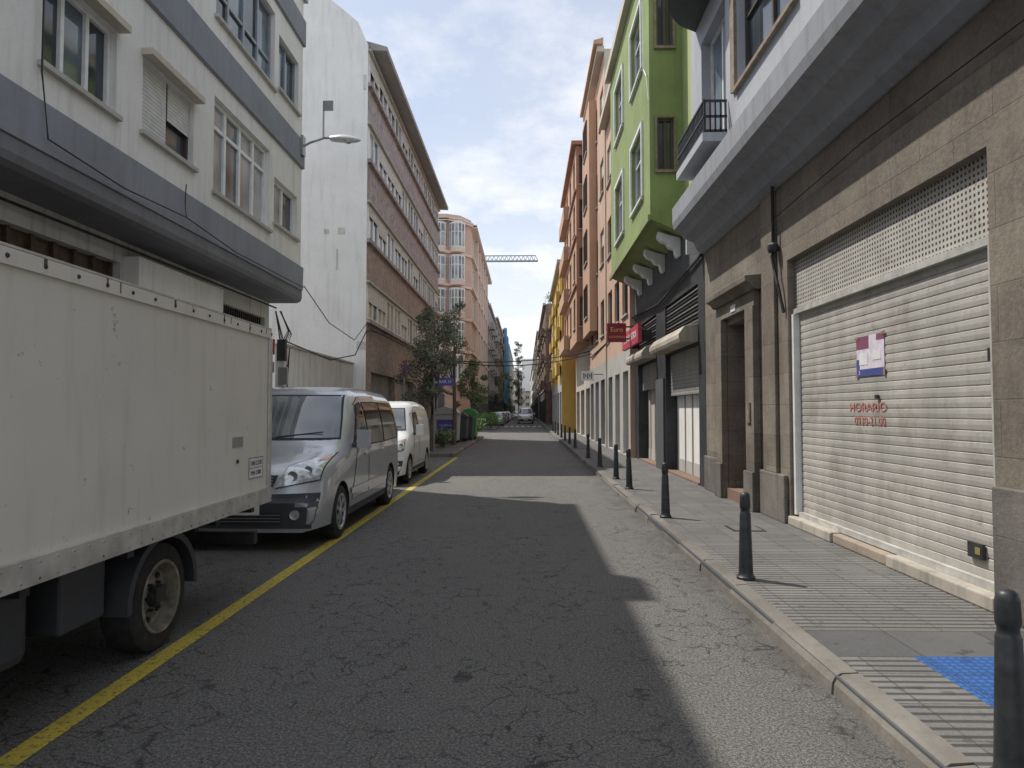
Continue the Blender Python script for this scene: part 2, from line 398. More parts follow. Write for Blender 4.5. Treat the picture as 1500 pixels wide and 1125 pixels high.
def window(root,pl,c,o,a0,a1,z0,z1,depth=.14,nx=2,nz=1,fw=.05,frame='wframe',glass='g1',blind=0,sill=True,transom=None,surround=None,sw=.12,blindcols=None,name='window',lintel=False):
    P=mapP(pl,c,o); mb=MB(); e=.003
    a0+=e;a1-=e;z0+=e;z1-=e
    g=-depth+.004
    for i in range(nx):
        x0=a0+(a1-a0)*i/nx;x1=a0+(a1-a0)*(i+1)/nx
        gm=glass if isinstance(glass,str) else glass[i%len(glass)]
        mb.poly([P(x0,g,z0),P(x1,g,z0),P(x1,g,z1),P(x0,g,z1)],gm)
    f0,f1=-depth+.006,-depth+.055
    abox(mb,P,a0,a1,f0,f1,z0,z0+fw,frame); abox(mb,P,a0,a1,f0,f1,z1-fw,z1,frame)
    abox(mb,P,a0,a0+fw,f0,f1,z0+fw,z1-fw,frame); abox(mb,P,a1-fw,a1,f0,f1,z0+fw,z1-fw,frame)
    for i in range(1,nx):
        x=a0+(a1-a0)*i/nx; abox(mb,P,x-fw*.6,x+fw*.6,f0,f1-.004,z0+fw,z1-fw,frame)
    zs=[z0+(z1-z0)*j/nz for j in range(1,nz)]
    if transom: zs.append(z0+(z1-z0)*transom)
    for z in zs: abox(mb,P,a0+fw,a1-fw,f0,f1-.009,z-fw*.45,z+fw*.45,frame)
    if blind:
        cols=blindcols or [(0,1,blind)]
        for u0,u1,bl in cols:
            h=(z1-z0)*bl; n=max(3,int(h/.055))
            for k in range(n):
                zt=z1-h*k/n; zb=z1-h*(k+1)/n+.008
                abox(mb,P,a0+(a1-a0)*u0+.01,a0+(a1-a0)*u1-.01,f1+.002,f1+.016,zb,zt,'blind')
    if sill: abox(mb,P,a0-.06,a1+.06,.002,.07,z0-.07,z0-.01,surround or 'concrete')
    if lintel: abox(mb,P,a0-.05,a1+.05,.002,.16,z1+.01,z1+.10,'cream')
    if surround:
        abox(mb,P,a0-sw,a0-.004,.002,.05,z0-.01,z1+sw,surround); abox(mb,P,a1+.004,a1+sw,.002,.05,z0-.01,z1+sw,surround)
        abox(mb,P,a0-.004,a1+.004,.002,.05,z1+.004,z1+sw,surround)
    return mb.obj(name,root)
def shutter(root,pl,c,o,a0,a1,z0,z1,d,mat,pitch=.09,amp=.010,name='roller_shutter'):
    P=mapP(pl,c,o); mb=MB(); ns=int((z1-z0)/pitch); ph=(z1-z0)/ns; pr=[]
    for i in range(ns):
        z=z0+ph*i; pr+=[(z,d-amp),(z+ph*.10,d),(z+ph*.5,d+amp*.35),(z+ph*.92,d)]
    pr.append((z1,d-amp))
    k=mb.mi(mat)
    for z,dd in pr: mb.v+= [P(a0,dd,z),P(a1,dd,z)]
    for i in range(len(pr)-1): mb.f.append((2*i,2*i+1,2*i+3,2*i+2)); mb.m.append(k)
    return mb.obj(name,root)

# ------------------------------------------------------------ ground
def structure(mb,name,**k):
    o=mb.obj(name,**k); o['kind']='structure'; return o
mb=MB(); mb.poly([(-900,-300,-.012),(900,-300,-.012),(900,1500,-.012),(-900,1500,-.012)],'ground'); structure(mb,'ground')
mb=MB(); mb.poly([(-4.5,-25,0),(1.80,-25,0),(1.80,330,0),(-4.5,330,0)],'asphalt')
mb.poly([(-60,41.5,.0),(-4.5,41.5,.0),(-4.5,56,.0),(-60,56,.0)],'asphalt'); structure(mb,'road')
mb=MB(); mb.poly([(-2.42,-20,.004),(-2.29,-20,.004),(-2.29,23.6,.004),(-2.42,23.6,.004)],'yellow'); structure(mb,'yellow_edge_line')
mb=MB()
for i in range(7):
    x=-2.1+i*.56; mb.poly([(x,68,.004),(x+.32,68,.004),(x+.32,72,.004),(x,72,.004)],'whitepaint')
structure(mb,'zebra_crossing')
mb=MB()
mb.poly([(1.88,4.76,.12),(3.9,4.76,.12),(3.9,330,.12),(1.88,330,.12)],'pav')
mb.poly([(1.88,4.28,.12),(3.9,4.28,.12),(3.9,4.76,.12),(1.88,4.76,.12)],'smooth')
mb.poly([(1.88,-25,.12),(2.33,-25,.12),(2.33,4.28,.12),(1.88,4.28,.12)],'pav')
mb.poly([(2.33,3.1,.12),(3.9,3.1,.12),(3.9,4.28,.12),(2.33,4.28,.12)],'blue')
mb.poly([(2.33,-25,.12),(3.9,-25,.12),(3.9,3.1,.12),(2.33,3.1,.12)],'pav')
structure(mb,'pavement')
mb=MB(); mb.box(2.55,2.95,8.6,9.0,.1205,.127,'darkmetal'); mb.box(2.58,2.92,8.63,8.97,.1272,.130,'metal'); tag(mb.obj('inspection_cover'),'small square metal inspection cover in the pavement','manhole cover')
def kerb(xr,xi,y0,y1,L=1.0):
    mb=MB(); y=y0; s=1 if xi>xr else -1; w=abs(xi-xr)
    while y<y1:
        l=L if y<40 else 4; l=min(l,y1-y); j=random.uniform(-.012,.012); jz=random.uniform(-.010,.004)
        x=xr+j
        prof=[(x,-.05),(x+s*.010,.065+jz),(x+s*.030,.100+jz),(x+s*.060,.119+jz),(x+s*w,.124+jz*.5),(x+s*w,-.05)]
        mb.extr(prof,'Y',y+.007,y+l-.007,'kerb'); y+=l
    return structure(mb,'kerb')
kerb(1.73,1.885,-20,200)
mb=MB(); mb.box(1.75,1.87,-20,200,-.04,.105,'charcoal'); structure(mb,'kerb_bed')
mb=MB(); mb.box(-7,-4.62,-20,24,-.05,.12,'pav'); mb.box(-7,-2.62,24,41,-.05,.12,'pav'); mb.box(-7,-2.62,56,68,-.05,.12,'pav'); mb.box(-7,-4.62,72,330,-.05,.12,'pav')
structure(mb,'pavement')
kerb(-4.46,-4.61,-20,23.95); kerb(-2.46,-2.61,24,41); kerb(-2.46,-2.61,56,68); kerb(-4.46,-4.61,72,200)
mb=MB(); mb.box(-4.4,-2.62,23.85,23.99,-.05,.125,'kerb'); structure(mb,'kerb')

def shell(mb,x0,x1,y0,y1,z0,z1,mat,skip=(),ymat=None,roof='concrete'):
    if 'W' not in skip: mb.poly([(x0,y0,z0),(x0,y1,z0),(x0,y1,z1),(x0,y0,z1)],mat)
    if 'E' not in skip: mb.poly([(x1,y0,z0),(x1,y1,z0),(x1,y1,z1),(x1,y0,z1)],mat)
    if 'S' not in skip: mb.poly([(x0,y0,z0),(x1,y0,z0),(x1,y0,z1),(x0,y0,z1)],ymat or mat)
    if 'N' not in skip: mb.poly([(x0,y1,z0),(x1,y1,z0),(x1,y1,z1),(x0,y1,z1)],mat)
    if 'T' not in skip: mb.poly([(x0,y0,z1),(x1,y0,z1),(x1,y1,z1),(x0,y1,z1)],roof)
    if 'B' not in skip: mb.poly([(x0,y0,z0),(x1,y0,z0),(x1,y1,z0),(x0,y1,z0)],mat)

# ================= L1 white & slate building
r=thing('apartment_building','white apartment building with slate-grey bands and overhanging upper floors','building',(-8,7,0))
mb=MB()
ops=[(7.2,8.55,5.35,6.42),(9.15,10.6,5.4,6.42),(11.3,13.8,5.27,6.88),(14.07,15.5,5.5,6.45),
     (3.2,4.8,5.35,6.42),(11.3,14.0,8.26,9.85),(14.25,15.5,8.4,9.55),(7.2,9.2,8.3,9.6)]
X=-5.2
facade(mb,'X',X,1,-4,15.8,4.30,11.2,ops,.14,'whitewall')
shell(mb,-13,X,-4,15.8,4.2,11.2,'whitewall',skip=('E',))
mb.obj('wall',r)
for prof in ([(X+.003,4.36),(X+.05,4.37),(X+.06,4.90),(X+.003,4.93)],[(X+.003,7.2),(X+.06,7.22),(X+.06,7.83),(X+.003,7.87)],[(X+.003,10.1),(X+.06,10.12),(X+.06,10.7),(X+.003,10.74)]):
    mb=MB(); mb.extr(prof,'Y',-4,15.83,'greyband'); mb.obj('facade_band',r)
mb=MB(); mb.extr([(X+.03,4.355),(X+.03,4.20),(X+.0,4.12),(X-.08,4.08),(-5.95,4.08),(-5.95,4.295),(X-.01,4.295),(X-.01,4.355)],'Y',-4,15.83,'darkband'); mb.obj('soffit_slab',r)
B(r,'roof',-13,-5.12,-4,15.9,11.2,11.3,'concrete'); B(r,'chimney',-6.2,-5.25,10.1,10.9,11.3,12.0,'whitewall')
window(r,'X',X,1,7.2,8.55,5.35,6.42,nx=3,glass=['g1','g2','g1'],lintel=True)
window(r,'X',X,1,3.2,4.8,5.35,6.42,nx=3)
window(r,'X',X,1,9.15,10.6,5.4,6.42,nx=2,blind=1,blindcols=[(0,.52,1),(.54,1,.55)],lintel=True,frame='dframe')
window(r,'X',X,1,11.3,13.8,5.27,6.88,nx=4,transom=.72,fw=.07,glass=['g3','g2','g3','g3'])
window(r,'X',X,1,14.07,15.5,5.5,6.45,nx=2,glass=['g3','g1'],fw=.06)
window(r,'X',X,1,11.3,14.0,8.26,9.85,nx=4,transom=.35,frame='gframe',glass=['g1','g2','g1','g2'],fw=.06)
window(r,'X',X,1,14.25,15.5,8.4,9.55,nx=2,frame='gframe',glass=['g2','g1'])
window(r,'X',X,1,7.2,9.2,8.3,9.6,nx=3)
mb=MB(); X=-5.9
facade(mb,'X',X,1,-4,15.75,.12,4.08,[(6.6,9.9,.14,3.75),(12.9,15.5,.14,3.7),(1,4,.14,3.4)],.18,'lotwall')
shell(mb,-13,X,-4,15.75,.12,4.08,'lotwall',skip=('E','T'))
mb.box(-5.897,-5.66,9.97,12.8,.12,3.86,'whitewall'); mb.obj('ground_floor_wall',r)
P=mapP('X',X,1)
for y0,y1,z1 in ((6.6,9.9,3.75),(1,4,3.4)):
    mb=MB()
    mb.poly([P(y0,-.15,.14),P(y1,-.15,.14),P(y1,-.15,z1),P(y0,-.15,z1)],'wood')
    for k in range(9):
        y=y0+.05+(y1-y0-.1)*k/8; abox(mb,P,y-.03,y+.03,-.148,-.10,.14,z1,'wood')
    abox(mb,P,y0,y1,-.148,-.09,2.75,2.85,'wood')
    mb.obj('door',r,label='dark brown wooden garage door')
mb=MB(); mb.poly([P(12.9,-.15,.14),P(15.5,-.15,.14),P(15.5,-.15,3.7),P(12.9,-.15,3.7)],'black')
for k in range(24): y=12.95+2.5*k/23; abox(mb,P,y-.012,y+.012,-.11,-.085,.14,3.7,'darkmetal')
for z in (.3,1.4,2.5,2.9,3.2,3.5): abox(mb,P,12.9,15.5,-.08,-.06,z-.02,z+.02,'metal')
mb.obj('garage_grille',r)
B(r,'vent',-5.655,-5.64,10.6,11.4,3.2,3.36,'dframe'); B(r,'vent',-5.655,-5.64,11.6,12.0,3.2,3.33,'metal')
mb=MB()
mb.tube([(-5.12,7.12,11.2),(-5.11,7.1,7.9),(-5.13,7.12,5.2),(-5.1,7.2,4.5),(-5.09,8.6,4.42),(-5.09,10.2,4.5),(-5.09,12,4.38),(-5.09,15.7,4.42)],.010,5,'cable')
mb.tube([(-5.09,10.2,4.5),(-5.09,10.15,4.7),(-5.10,10.2,5.0)],.008,5,'cable')
mb.tube([(-5.82,6.9,3.95),(-5.62,12,3.9),(-5.72,15.7,3.95)],.02,5,'cable')
for k in range(9):
    a=random.uniform(-.1,.1)
    mb.tube([(-5.7+a,15.84,3.9),(-5.6+a*2,15.9+k*.05,3.4+a),(-5.75-a,16.0+k*.06,2.9+a),(-5.6+a,16.1,2.6-k*.06),(-5.65+a,16.3,3.1)],.012,5,'cable')
o=mb.obj('facade_cable'); tag(o,'black cables drooping along the white building facade','cable')
r=thing('junction_box','small junction boxes on the corner of the white building','junction box',(-5.65,15.9,2.2))
B(r,'meter_box',-5.75,-5.55,15.86,15.98,2.75,3.25,'darkmetal',bevel=.01); B(r,'meter_box',-5.72,-5.5,15.86,15.95,2.2,2.6,'metal',bevel=.01)
mb=MB(); mb.box(-5.8,-5.6,15.9,22.35,.12,3.1,'lotwall'); mb.box(-5.84,-5.56,15.9,22.35,3.103,3.16,'concrete')
tag(mb.obj('boundary_wall',bevel=.01),'stained grey rendered wall closing an empty lot','wall')

# ================= L2
r=thing('office_building','long apartment block with brown and mauve stone bands and ribbon windows','building',(-9,31,0))
mb=MB(); X=-5.2; Y0,Y1=22.4,41
mb.poly([(-18,Y0,0),(X,Y0,0),(X,Y0,13.7),(X-.35,Y0,14.5),(X-1.3,Y0,15.3),(-18,Y0,16.2)],'partywall')
mb.poly([(-18,Y0+.25,0),(X,Y0+.25,0),(X,Y0+.25,13.7),(X-.35,Y0+.25,14.5),(X-1.3,Y0+.25,15.3),(-18,Y0+.25,16.2)],'partywall')
mb.poly([(X,Y0,13.7),(X-.35,Y0,14.5),(X-.35,Y0+.25,14.5),(X,Y0+.25,13.7)],'concrete'); mb.poly([(X-.35,Y0,14.5),(X-1.3,Y0,15.3),(X-1.3,Y0+.25,15.3),(X-.35,Y0+.25,14.5)],'concrete')
mb.poly([(X-1.3,Y0,15.3),(-18,Y0,16.2),(-18,Y0+.25,16.2),(X-1.3,Y0+.25,15.3)],'concrete')
for xx,zz,w,h in ((-6.15,7.4,.22,.2),(-6.6,7.4,.15,.15),(-5.35,12.2,.10,.5),(-6.2,6.2,.05,.7),(-5.5,3.6,.3,.25)): mb.box(xx,xx+w,Y0-.02,Y0-.003,zz,zz+h,'lotwall')
mb.obj('party_wall',r)
bands=[(4.6,5.8),(7.25,8.45),(9.9,11.05),(12.45,13.5)]
pan=[(3.3,4.6,'brown'),(5.8,7.25,'brown'),(8.45,9.9,'purple'),(11.05,12.45,'purple'),(13.5,13.7,'purple')]
mb=MB()
for a,b_,m in pan: mb.poly([(X,Y0+.02,a),(X,Y1,a),(X,Y1,b_),(X,Y0+.02,b_)],m)
nW=12; pw=(Y1-Y0-.35)/nW
for a,b_ in bands:
    facade(mb,'X',X,1,Y0+.02,Y1,a,b_,[(Y0+.3+i*pw,Y0+.3+(i+1)*pw-.07,a+.02,b_-.02) for i in range(nW)],.2,'wframe','concrete')
facade(mb,'X',X,1,Y0+.02,Y1,.12,3.3,[(23.2,27.5,.14,2.9),(28.5,32,.14,2.9),(33.5,37,.14,2.9),(38,40.4,.14,2.9)],.3,'brown')
shell(mb,-18,X,Y0+.3,Y1,.1,13.7,'purple',skip=('E','S'))
mb.obj('wall',r)
for bi,(a,b_) in enumerate(bands):
    for i in range(nW):
        y=Y0+.3+i*pw
        window(r,'X',X,1,y,y+pw-.07,a+.02,b_-.02,depth=.06,nx=2,fw=.08,frame='wframe',glass=random.choice([['g1','g3'],['g2','g1'],['g3','g2'],['g2','g3']]) if bi else random.choice([['g4','g1'],['g4','g4'],['g3','g4']]),sill=False,blind=random.choice([0,0,.3,.5]))
for a,b_ in bands:
    B(r,'ledge',X+.003,X+.13,Y0-.02,Y1,a-.13,a-.003,'purple'); B(r,'ledge',X+.003,X+.10,Y0-.02,Y1,b_+.003,b_+.07,'concrete')
mb=MB(); mb.extr([(-6,13.72),(-4.65,13.66),(-4.63,13.80),(-6,14.2)],'Y',Y0+.3,Y1+.2,'eave'); mb.box(-18,-6.0,Y0+.3,Y1+.1,13.72,13.95,'eave')
mb.obj('roof',r)
for y0,y1 in ((23.2,27.5),(28.5,32),(33.5,37),(38,40.4)): shutter(r,'X',X,1,y0,y1,.14,2.9,-.25,'shutg' if y0<30 else 'black')
mb=MB(); mb.extr([(X+.003,3.1),(X+1.1,2.55),(X+1.1,2.45),(X+.003,3.0)],'Y',36.5,40.6,'charcoal'); mb.obj('awning',r,label='dark sloping shop awning')
mb=MB()
mb.tube([(-5.15,15.9,4.5),(-5.15,18,3.9),(-5.1,20.5,3.7),(-5.1,22.3,4.5)],.012,5,'cable')
mb.tube([(-5.55,16,3.2),(-5.4,19,3.0),(-5.2,21,3.3),(-5.15,22.3,4.2),(-5.1,24,4.3)],.018,5,'cable')
mb.tube([(-5.04,22.4,4.25),(-5.03,30,4.3),(-5.03,40,4.2)],.025,5,'cable')
tag(mb.obj('facade_cable'),'black cables strung between the two buildings','cable')
mb=MB()
for (za,zb,sg,yy) in ((4.3,4.4,.55,34),(4.25,4.6,.35,35)):
    mb.tube([(-5.0+8.3*t,yy,za+(zb-za)*t-sg*4*t*(1-t)) for t in [i/14 for i in range(15)]],.025,5,'cable')
tag(mb.obj('overhead_cable'),'thick black cables sagging across the street','cable')

# ================= L3 pink
r=thing('apartment_building','salmon pink corner apartment block with white bay windows','building',(-9,70,0))
mb=MB(); X=-4.7; Y0,Y1=58,86; H=18
cx=[(-12,57.0),(-6.6,57.0),(-5.5,57.6),(-4.7,59.2)]
fl=[4.0+2.75*i for i in range(6)]
for (p,q) in zip(cx[:-1],cx[1:]): mb.poly([(p[0],p[1],.1),(q[0],q[1],.1),(q[0],q[1],H),(p[0],p[1],H)],'pink')
ops=[]
for z in fl[:5]:
    for i in range(6): ops.append((61+i*4,63.4+i*4,z+.3,z+2.15))
facade(mb,'X',X,1,59.2,Y1,.1,H,ops,.2,'pink')
shell(mb,-14,X,59.2,Y1,.1,H,'pink',skip=('E','S'))
mb.poly([(-12,57,H),(-6.6,57,H),(-5.5,57.6,H),(-4.7,59.2,H),(-12,59.2,H)],'concrete'); mb.obj('wall',r)
for o_ in ops: window(r,'X',X,1,*o_,depth=.10,nx=3,fw=.09,glass=['g2','g3','g3'],sill=False)
for z in fl[:5]:
    for (bx,wd) in ((-7.75,2.2),(-5.7,1.2)):
        mb=MB(); n=7; pts=[]
        for k in range(n+1):
            a=math.pi*(1+k/n); pts.append((bx+wd/2*1.1*math.cos(a),57.1+.75*math.sin(a)+(0.25 if bx>-7 else 0)))
        for k in range(n):
            p,q=pts[k],pts[k+1]
            for za,zb,m in ((z-.25,z+.15,'pinklight'),(z+.15,z+.25,'wframe'),(z+.25,z+1.4,'g3' if k%2 else 'g2'),(z+1.4,z+1.47,'wframe'),(z+1.47,z+2.1,'g3' if k%3==0 else 'g2'),(z+2.1,z+2.25,'wframe')):
                mb.poly([(p[0],p[1],za),(q[0],q[1],za),(q[0],q[1],zb),(p[0],p[1],zb)],m)
            mb.tube([(p[0],p[1]-.02,z+.2),(p[0],p[1]-.02,z+2.2)],.055,4,'wframe')
        mb.poly([(a[0],a[1],z-.25) for a in pts],'pinklight'); mb.poly([(a[0],a[1],z+2.25) for a in pts],'pinklight')
        mb.obj('bay_window',r)
for z in fl[1:]+[H-.35]:
    mb=MB()
    for (p,q) in zip(cx[:-1],cx[1:]):
        d=.18 if z<H-1 else .4
        mb.poly([(p[0],p[1]-d,z-.3),(q[0]+d*.6,q[1]-d,z-.3),(q[0]+d*.6,q[1]-d,z-.1),(p[0],p[1]-d,z-.1)],'pinklight')
        mb.poly([(p[0],p[1]-d,z-.3),(q[0]+d*.6,q[1]-d,z-.3),(q[0],q[1],z-.3),(p[0],p[1],z-.3)],'pinklight')
        mb.poly([(p[0],p[1]-d,z-.1),(q[0]+d*.6,q[1]-d,z-.1),(q[0],q[1],z-.1),(p[0],p[1],z-.1)],'pinklight')
    mb.box(X+.003,X+(.25 if z<H-1 else .5),59.2,Y1,z-.3,z-.1,'pinklight'); mb.obj('cornice',r)
for i in range(5): B(r,'pilaster',X+.003,X+.3,64+i*4,64.5+i*4,4,H-.7,'pinklight')
mb=MB(); mb.box(-4.68,-4.5,60,84,.2,3.2,'charcoal'); mb.box(-12,-6.7,56.9,56.98,.2,3.0,'charcoal'); mb.obj('shop_front',r)

def simple_building(label,side,xf,depth,y0,y1,H,mat,nfl,ncol,frame='wframe',z0=4.0,ww=1.3,wh=1.5,cornice='concrete',ledge=True,blind=True,name='apartment_building',gf='charcoal',bal=0,ymat=None):
    r=thing(name,label,'building',(xf,(y0+y1)/2,0)); o=1 if side=='L' else -1
    mb=MB(); fh=(H-.5-z0)/nfl; ops=[]; cw=(y1-y0)/ncol
    for f in range(nfl):
        for c in range(ncol):
            ym=y0+cw*(c+.5); zb=z0+fh*f+.75
            ops.append((ym-ww/2,ym+ww/2,zb,zb+min(wh,fh-1)))
    facade(mb,'X',xf,o,y0,y1,z0-.4,H,ops,.16,mat)
    gops=[(y0+cw*c+.4,y0+cw*(c+1)-.4,.16,2.9) for c in range(ncol)]
    facade(mb,'X',xf,o,y0,y1,.1,z0-.4,gops,.25,gf)
    if side=='L': shell(mb,xf-depth,xf,y0,y1,.1,H,mat,skip=('E',),ymat=ymat)
    else: shell(mb,xf,xf+depth,y0,y1,.1,H,mat,skip=('W',),ymat=ymat)
    mb.obj('wall',r)
    for q in ops: window(r,'X',xf,o,*q,depth=.15,nx=2,frame=frame,glass=random.choice(['g1','g2','g1','g3']),blind=random.choice([0,0,.4,.7]) if blind else 0)
    for i,q in enumerate(gops): shutter(r,'X',xf,o,*q,-.2,random.choice(['shutg','shut','black','shutg']),pitch=.15)
    P=mapP('X',xf,o)
    mb=MB(); abox(mb,P,y0-.02,y1+.02,.003,.3,H-.12,H+.12,cornice); mb.obj('cornice',r)
    if ledge:
        for f in range(nfl): mb=MB(); abox(mb,P,y0,y1,.003,.1,z0+fh*f-.1,z0+fh*f+.05,cornice); mb.obj('ledge',r)
    if bal:
        for f in range(nfl):
            for c in range(0,ncol,2):
                ym=y0+cw*(c+.5); z=z0+fh*f
                mb=MB(); abox(mb,P,ym-1.2,ym+1.2,.1,bal,z+.06,z+.9,mat); mb.obj('balcony',r)
    return r
simple_building('grey apartment building with stacked balconies','L',-4.7,10,86.5,106,15,'grey',4,5,bal=.8)
simple_building('brown brick apartment building with regular windows','L',-4.5,10,106.5,134,16,'brick',4,8,bal=.6)
r=simple_building('grey building wrapped in blue scaffold netting','L',-4.4,10,134.5,170,17.5,'grey',5,6)
for k in range(4):
    B(r,'scaffold_netting',-4.2,-3.7+.2*(k%2),135+k*4.6,139.3+k*4.6,3+(k%3),17.8-(k*1.3)%2,'bluenet')
simple_building('pale far apartment building with many windows','L',-4.3,10,171,230,18,'beige',5,12,bal=.6)
simple_building('white far apartment building with small windows','L',-4.3,10,231,290,15,'whitewall',4,12)

# ================= R1 stone building
r=thing('stone_building','old building with basalt stone ground floor and pale blue upper floors','building',(6,4,0))
X=3.45
mb=MB()
facade(mb,'X',X,-1,-6,13.3,.1,4.75,[(5.18,9.14,.1,3.58,.22),(10.62,11.86,.1,3.05,.55),(0.5,3.9,.1,3.5,.3)],.2,'stone')
mb.poly([(X,13.3,.1),(12,13.3,.1),(12,13.3,4.62),(X,13.3,4.62)],'stone')
mb.obj('wall',r)
for a,b_,h in ((4.0,5.14,1.05),(9.2,10.15,.75),(12.27,13.28,.75)): B(r,'plinth',X-.06,X-.003,a,b_,.12,h,'stone2',bevel=.012)
B(r,'pilaster',X-.05,X-.003,9.5,10.0,.753,4.7,'stone',bevel=.008)
mb=MB()
for a,b_ in ((10.22,10.60),(11.88,12.22)):
    mb.box(X-.11,X-.003,a,b_,.12,3.15,'stone'); mb.box(X-.15,X-.112,a-.02,b_+.02,.12,.7,'stone2')
mb.box(X-.09,X-.003,10.22,12.22,3.152,3.38,'stone')
mb.extr([(X-.003,3.38),(X-.12,3.39),(X-.17,3.46),(X-.24,3.50),(X-.25,3.58),(X-.003,3.60)],'Y',10.12,12.32,'stone')
mb.obj('door_surround',r,bevel=.008)
mb=MB(); mb.box(X+.42,X+.5,10.62,11.86,.3,3.05,'wood')
for z0,z1 in ((.45,1.0),(1.1,1.9),(2.0,2.6)):
    for a in (10.7,11.3): mb.box(X+.395,X+.42,a,a+.48,z0,z1,'wood')
mb.obj('door',r,bevel=.006,label='dark panelled wooden door')
B(r,'step',X-.05,X+.42,10.64,11.84,.12,.30,'steps')
mb=MB(); mb.box(X-.135,X-.113,10.34,10.50,1.42,1.72,'rimc'); mb.box(X-.14,X-.136,10.37,10.47,1.5,1.66,'woodb'); mb.obj('intercom',r)
B(r,'house_number_plate',X-.10,X-.092,11.1,11.35,3.2,3.31,'signwhite')
B(r,'perforated_panel',X+.10,X+.13,5.18,9.14,2.93,3.58,'perf')
B(r,'shutter_header',X+.06,X+.13,5.2,9.12,2.86,2.928,'alu')
shutter(r,'X',X,-1,5.26,9.06,.28,2.87,-.12,'shut',.088,.009)
for q in ((X+.04,X+.12,5.19,5.26,.26,2.86,'alu'),(X+.04,X+.12,9.06,9.13,.26,2.86,'wframe'),(X+.07,X+.115,5.263,9.057,.237,.30,'alu')): B(r,'shutter_rail',*q)
for q in ((X-.04,X+.2,7.9,9.14,.12,.235,'marble'),(X-.04,X+.2,5.18,6.7,.12,.235,'marble'),(X-.02,X+.2,6.72,7.88,.12,.225,'rough')): B(r,'threshold',*q,bevel=.015)
mb=MB(); mb.box(X+.085,X+.112,5.48,5.66,.44,.56,'darkmetal'); mb.box(X+.08,X+.084,5.50,5.56,.475,.53,'brass'); mb.obj('lock',r)
B(r,'lock',X+.085,X+.112,5.29,5.36,1.98,2.08,'darkmetal'); B(r,'lock',X+.092,X+.112,7.05,7.10,1.72,1.76,'darkmetal')
text('HORARIO',.135,'txtr','negX',(X+.113,7.30,1.63),'hours_lettering',r,ext=.001,sx=1.3)
text('0930-21.00',.12,'txtr','negX',(X+.113,7.26,1.49),'hours_lettering',r,ext=.001,sx=1.2)
text('.',.12,'txtr','negX',(X+.113,7.2,1.39),'hours_lettering',r,ext=.001)
p=thing('poster','plum, white and navy paper poster taped onto the shutter','poster',(X+.1,7.17,1.95))
mb=MB(); xx=X+.112
mb.box(xx-.002,xx,6.93,7.50,1.96,2.38,'poster_w'); mb.box(xx-.005,xx-.003,7.24,7.50,2.25,2.38,'poster_p'); mb.box(xx-.005,xx-.003,6.93,7.08,2.32,2.38,'poster_p')
mb.box(xx-.005,xx-.003,6.99,7.16,2.12,2.21,'signwhite'); mb.box(xx-.005,xx-.003,7.26,7.44,2.08,2.20,'signwhite')
mb.box(xx-.005,xx-.003,6.93,7.50,1.96,2.035,'poster_b'); mb.box(xx-.0055,xx-.0051,7.44,7.50,2.04,2.14,'poster_b'); mb.obj('poster_sheet',p)
for a,b_,c,d in ((7.45,7.53,2.355,2.385),(6.90,6.98,2.365,2.395),(6.91,6.945,1.95,2.03),(7.47,7.52,1.95,1.98)): B(p,'tape',xx-.009,xx-.007,a,b_,c,d,'tape')
text('3',.06,'signwhite','negX',(xx-.006,7.44,1.998),'poster_lettering',p,ext=.0005)
mb=MB()
mb.extr([(3.6,4.62),(3.42,4.625),(3.30,4.70),(3.24,4.84),(3.05,4.92),(3.0,5.02),(2.87,5.08),(2.84,5.20),(2.84,5.50),(2.90,5.54),(2.95,5.60),(3.6,5.70)],'Y',-6,13.32,'bluegrey')
mb.obj('cornice',r)
mb=MB(); X2=3.22
ops=[(8.1,10.4,6.5,8.6,.2),(11.0,12.5,6.0,8.3,.25),(2,4,6.5,8.6,.2),(-3,-1,6.5,8.6,.2)]
facade(mb,'X',X2,-1,-6,13.3,5.6,11.6,ops,.2,'paleblue'); shell(mb,X2,12,-6,13.3,5.3,11.6,'paleblue',skip=('W','B'))
mb.obj('upper_wall',r)
for a,b_ in ((8.1,10.4),(2,4),(-3,-1)): window(r,'X',X2,-1,a,b_,6.5,8.6,depth=.18,nx=2,nz=2,frame='dframe',surround='woodb',sw=.2,glass='g1')
window(r,'X',X2,-1,11.0,12.5,6.0,8.3,depth=.22,nx=2,frame='wframe',glass=['g1','g2'],sill=False)
B(r,'balcony',2.80,3.217,10.85,12.75,5.86,6.0,'paleblue')
mb=MB(); P=mapP('X',X2,-1)
for k in range(22):
    y=10.89+1.82*k/21; abox(mb,P,y-.014,y+.014,.37,.39,6.0,6.5,'darkmetal')
for k in range(5):
    xx_=2.85+.33*k/4
    for yy in (10.88,12.72): mb.box(xx_-.012,xx_+.012,yy-.01,yy+.01,6.0,6.5,'darkmetal')
for z in (6.02,6.25,6.5): abox(mb,P,10.86,12.74,.36,.40,z,z+.035,'darkmetal'); mb.box(2.86,3.2,10.87,10.9,z,z+.035,'darkmetal'); mb.box(2.86,3.2,12.70,12.73,z,z+.035,'darkmetal')
mb.obj('balcony_railing',r)
mb=MB(); pts=[(X2-.003,10.4)]+[(X2-.75*math.sin(math.pi*k/12)**.6,10.4+2.5*k/12) for k in range(1,12)]+[(X2-.003,12.9)]
for z in (8.75,9.0): mb.poly([(p[0],p[1],z) for p in pts],'charcoal')
for a,b_ in zip(pts[:-1],pts[1:]): mb.poly([(a[0],a[1],8.75),(b_[0],b_[1],8.75),(b_[0],b_[1],9.8),(a[0],a[1],9.8)],'bluegrey')
mb.obj('balcony',r)
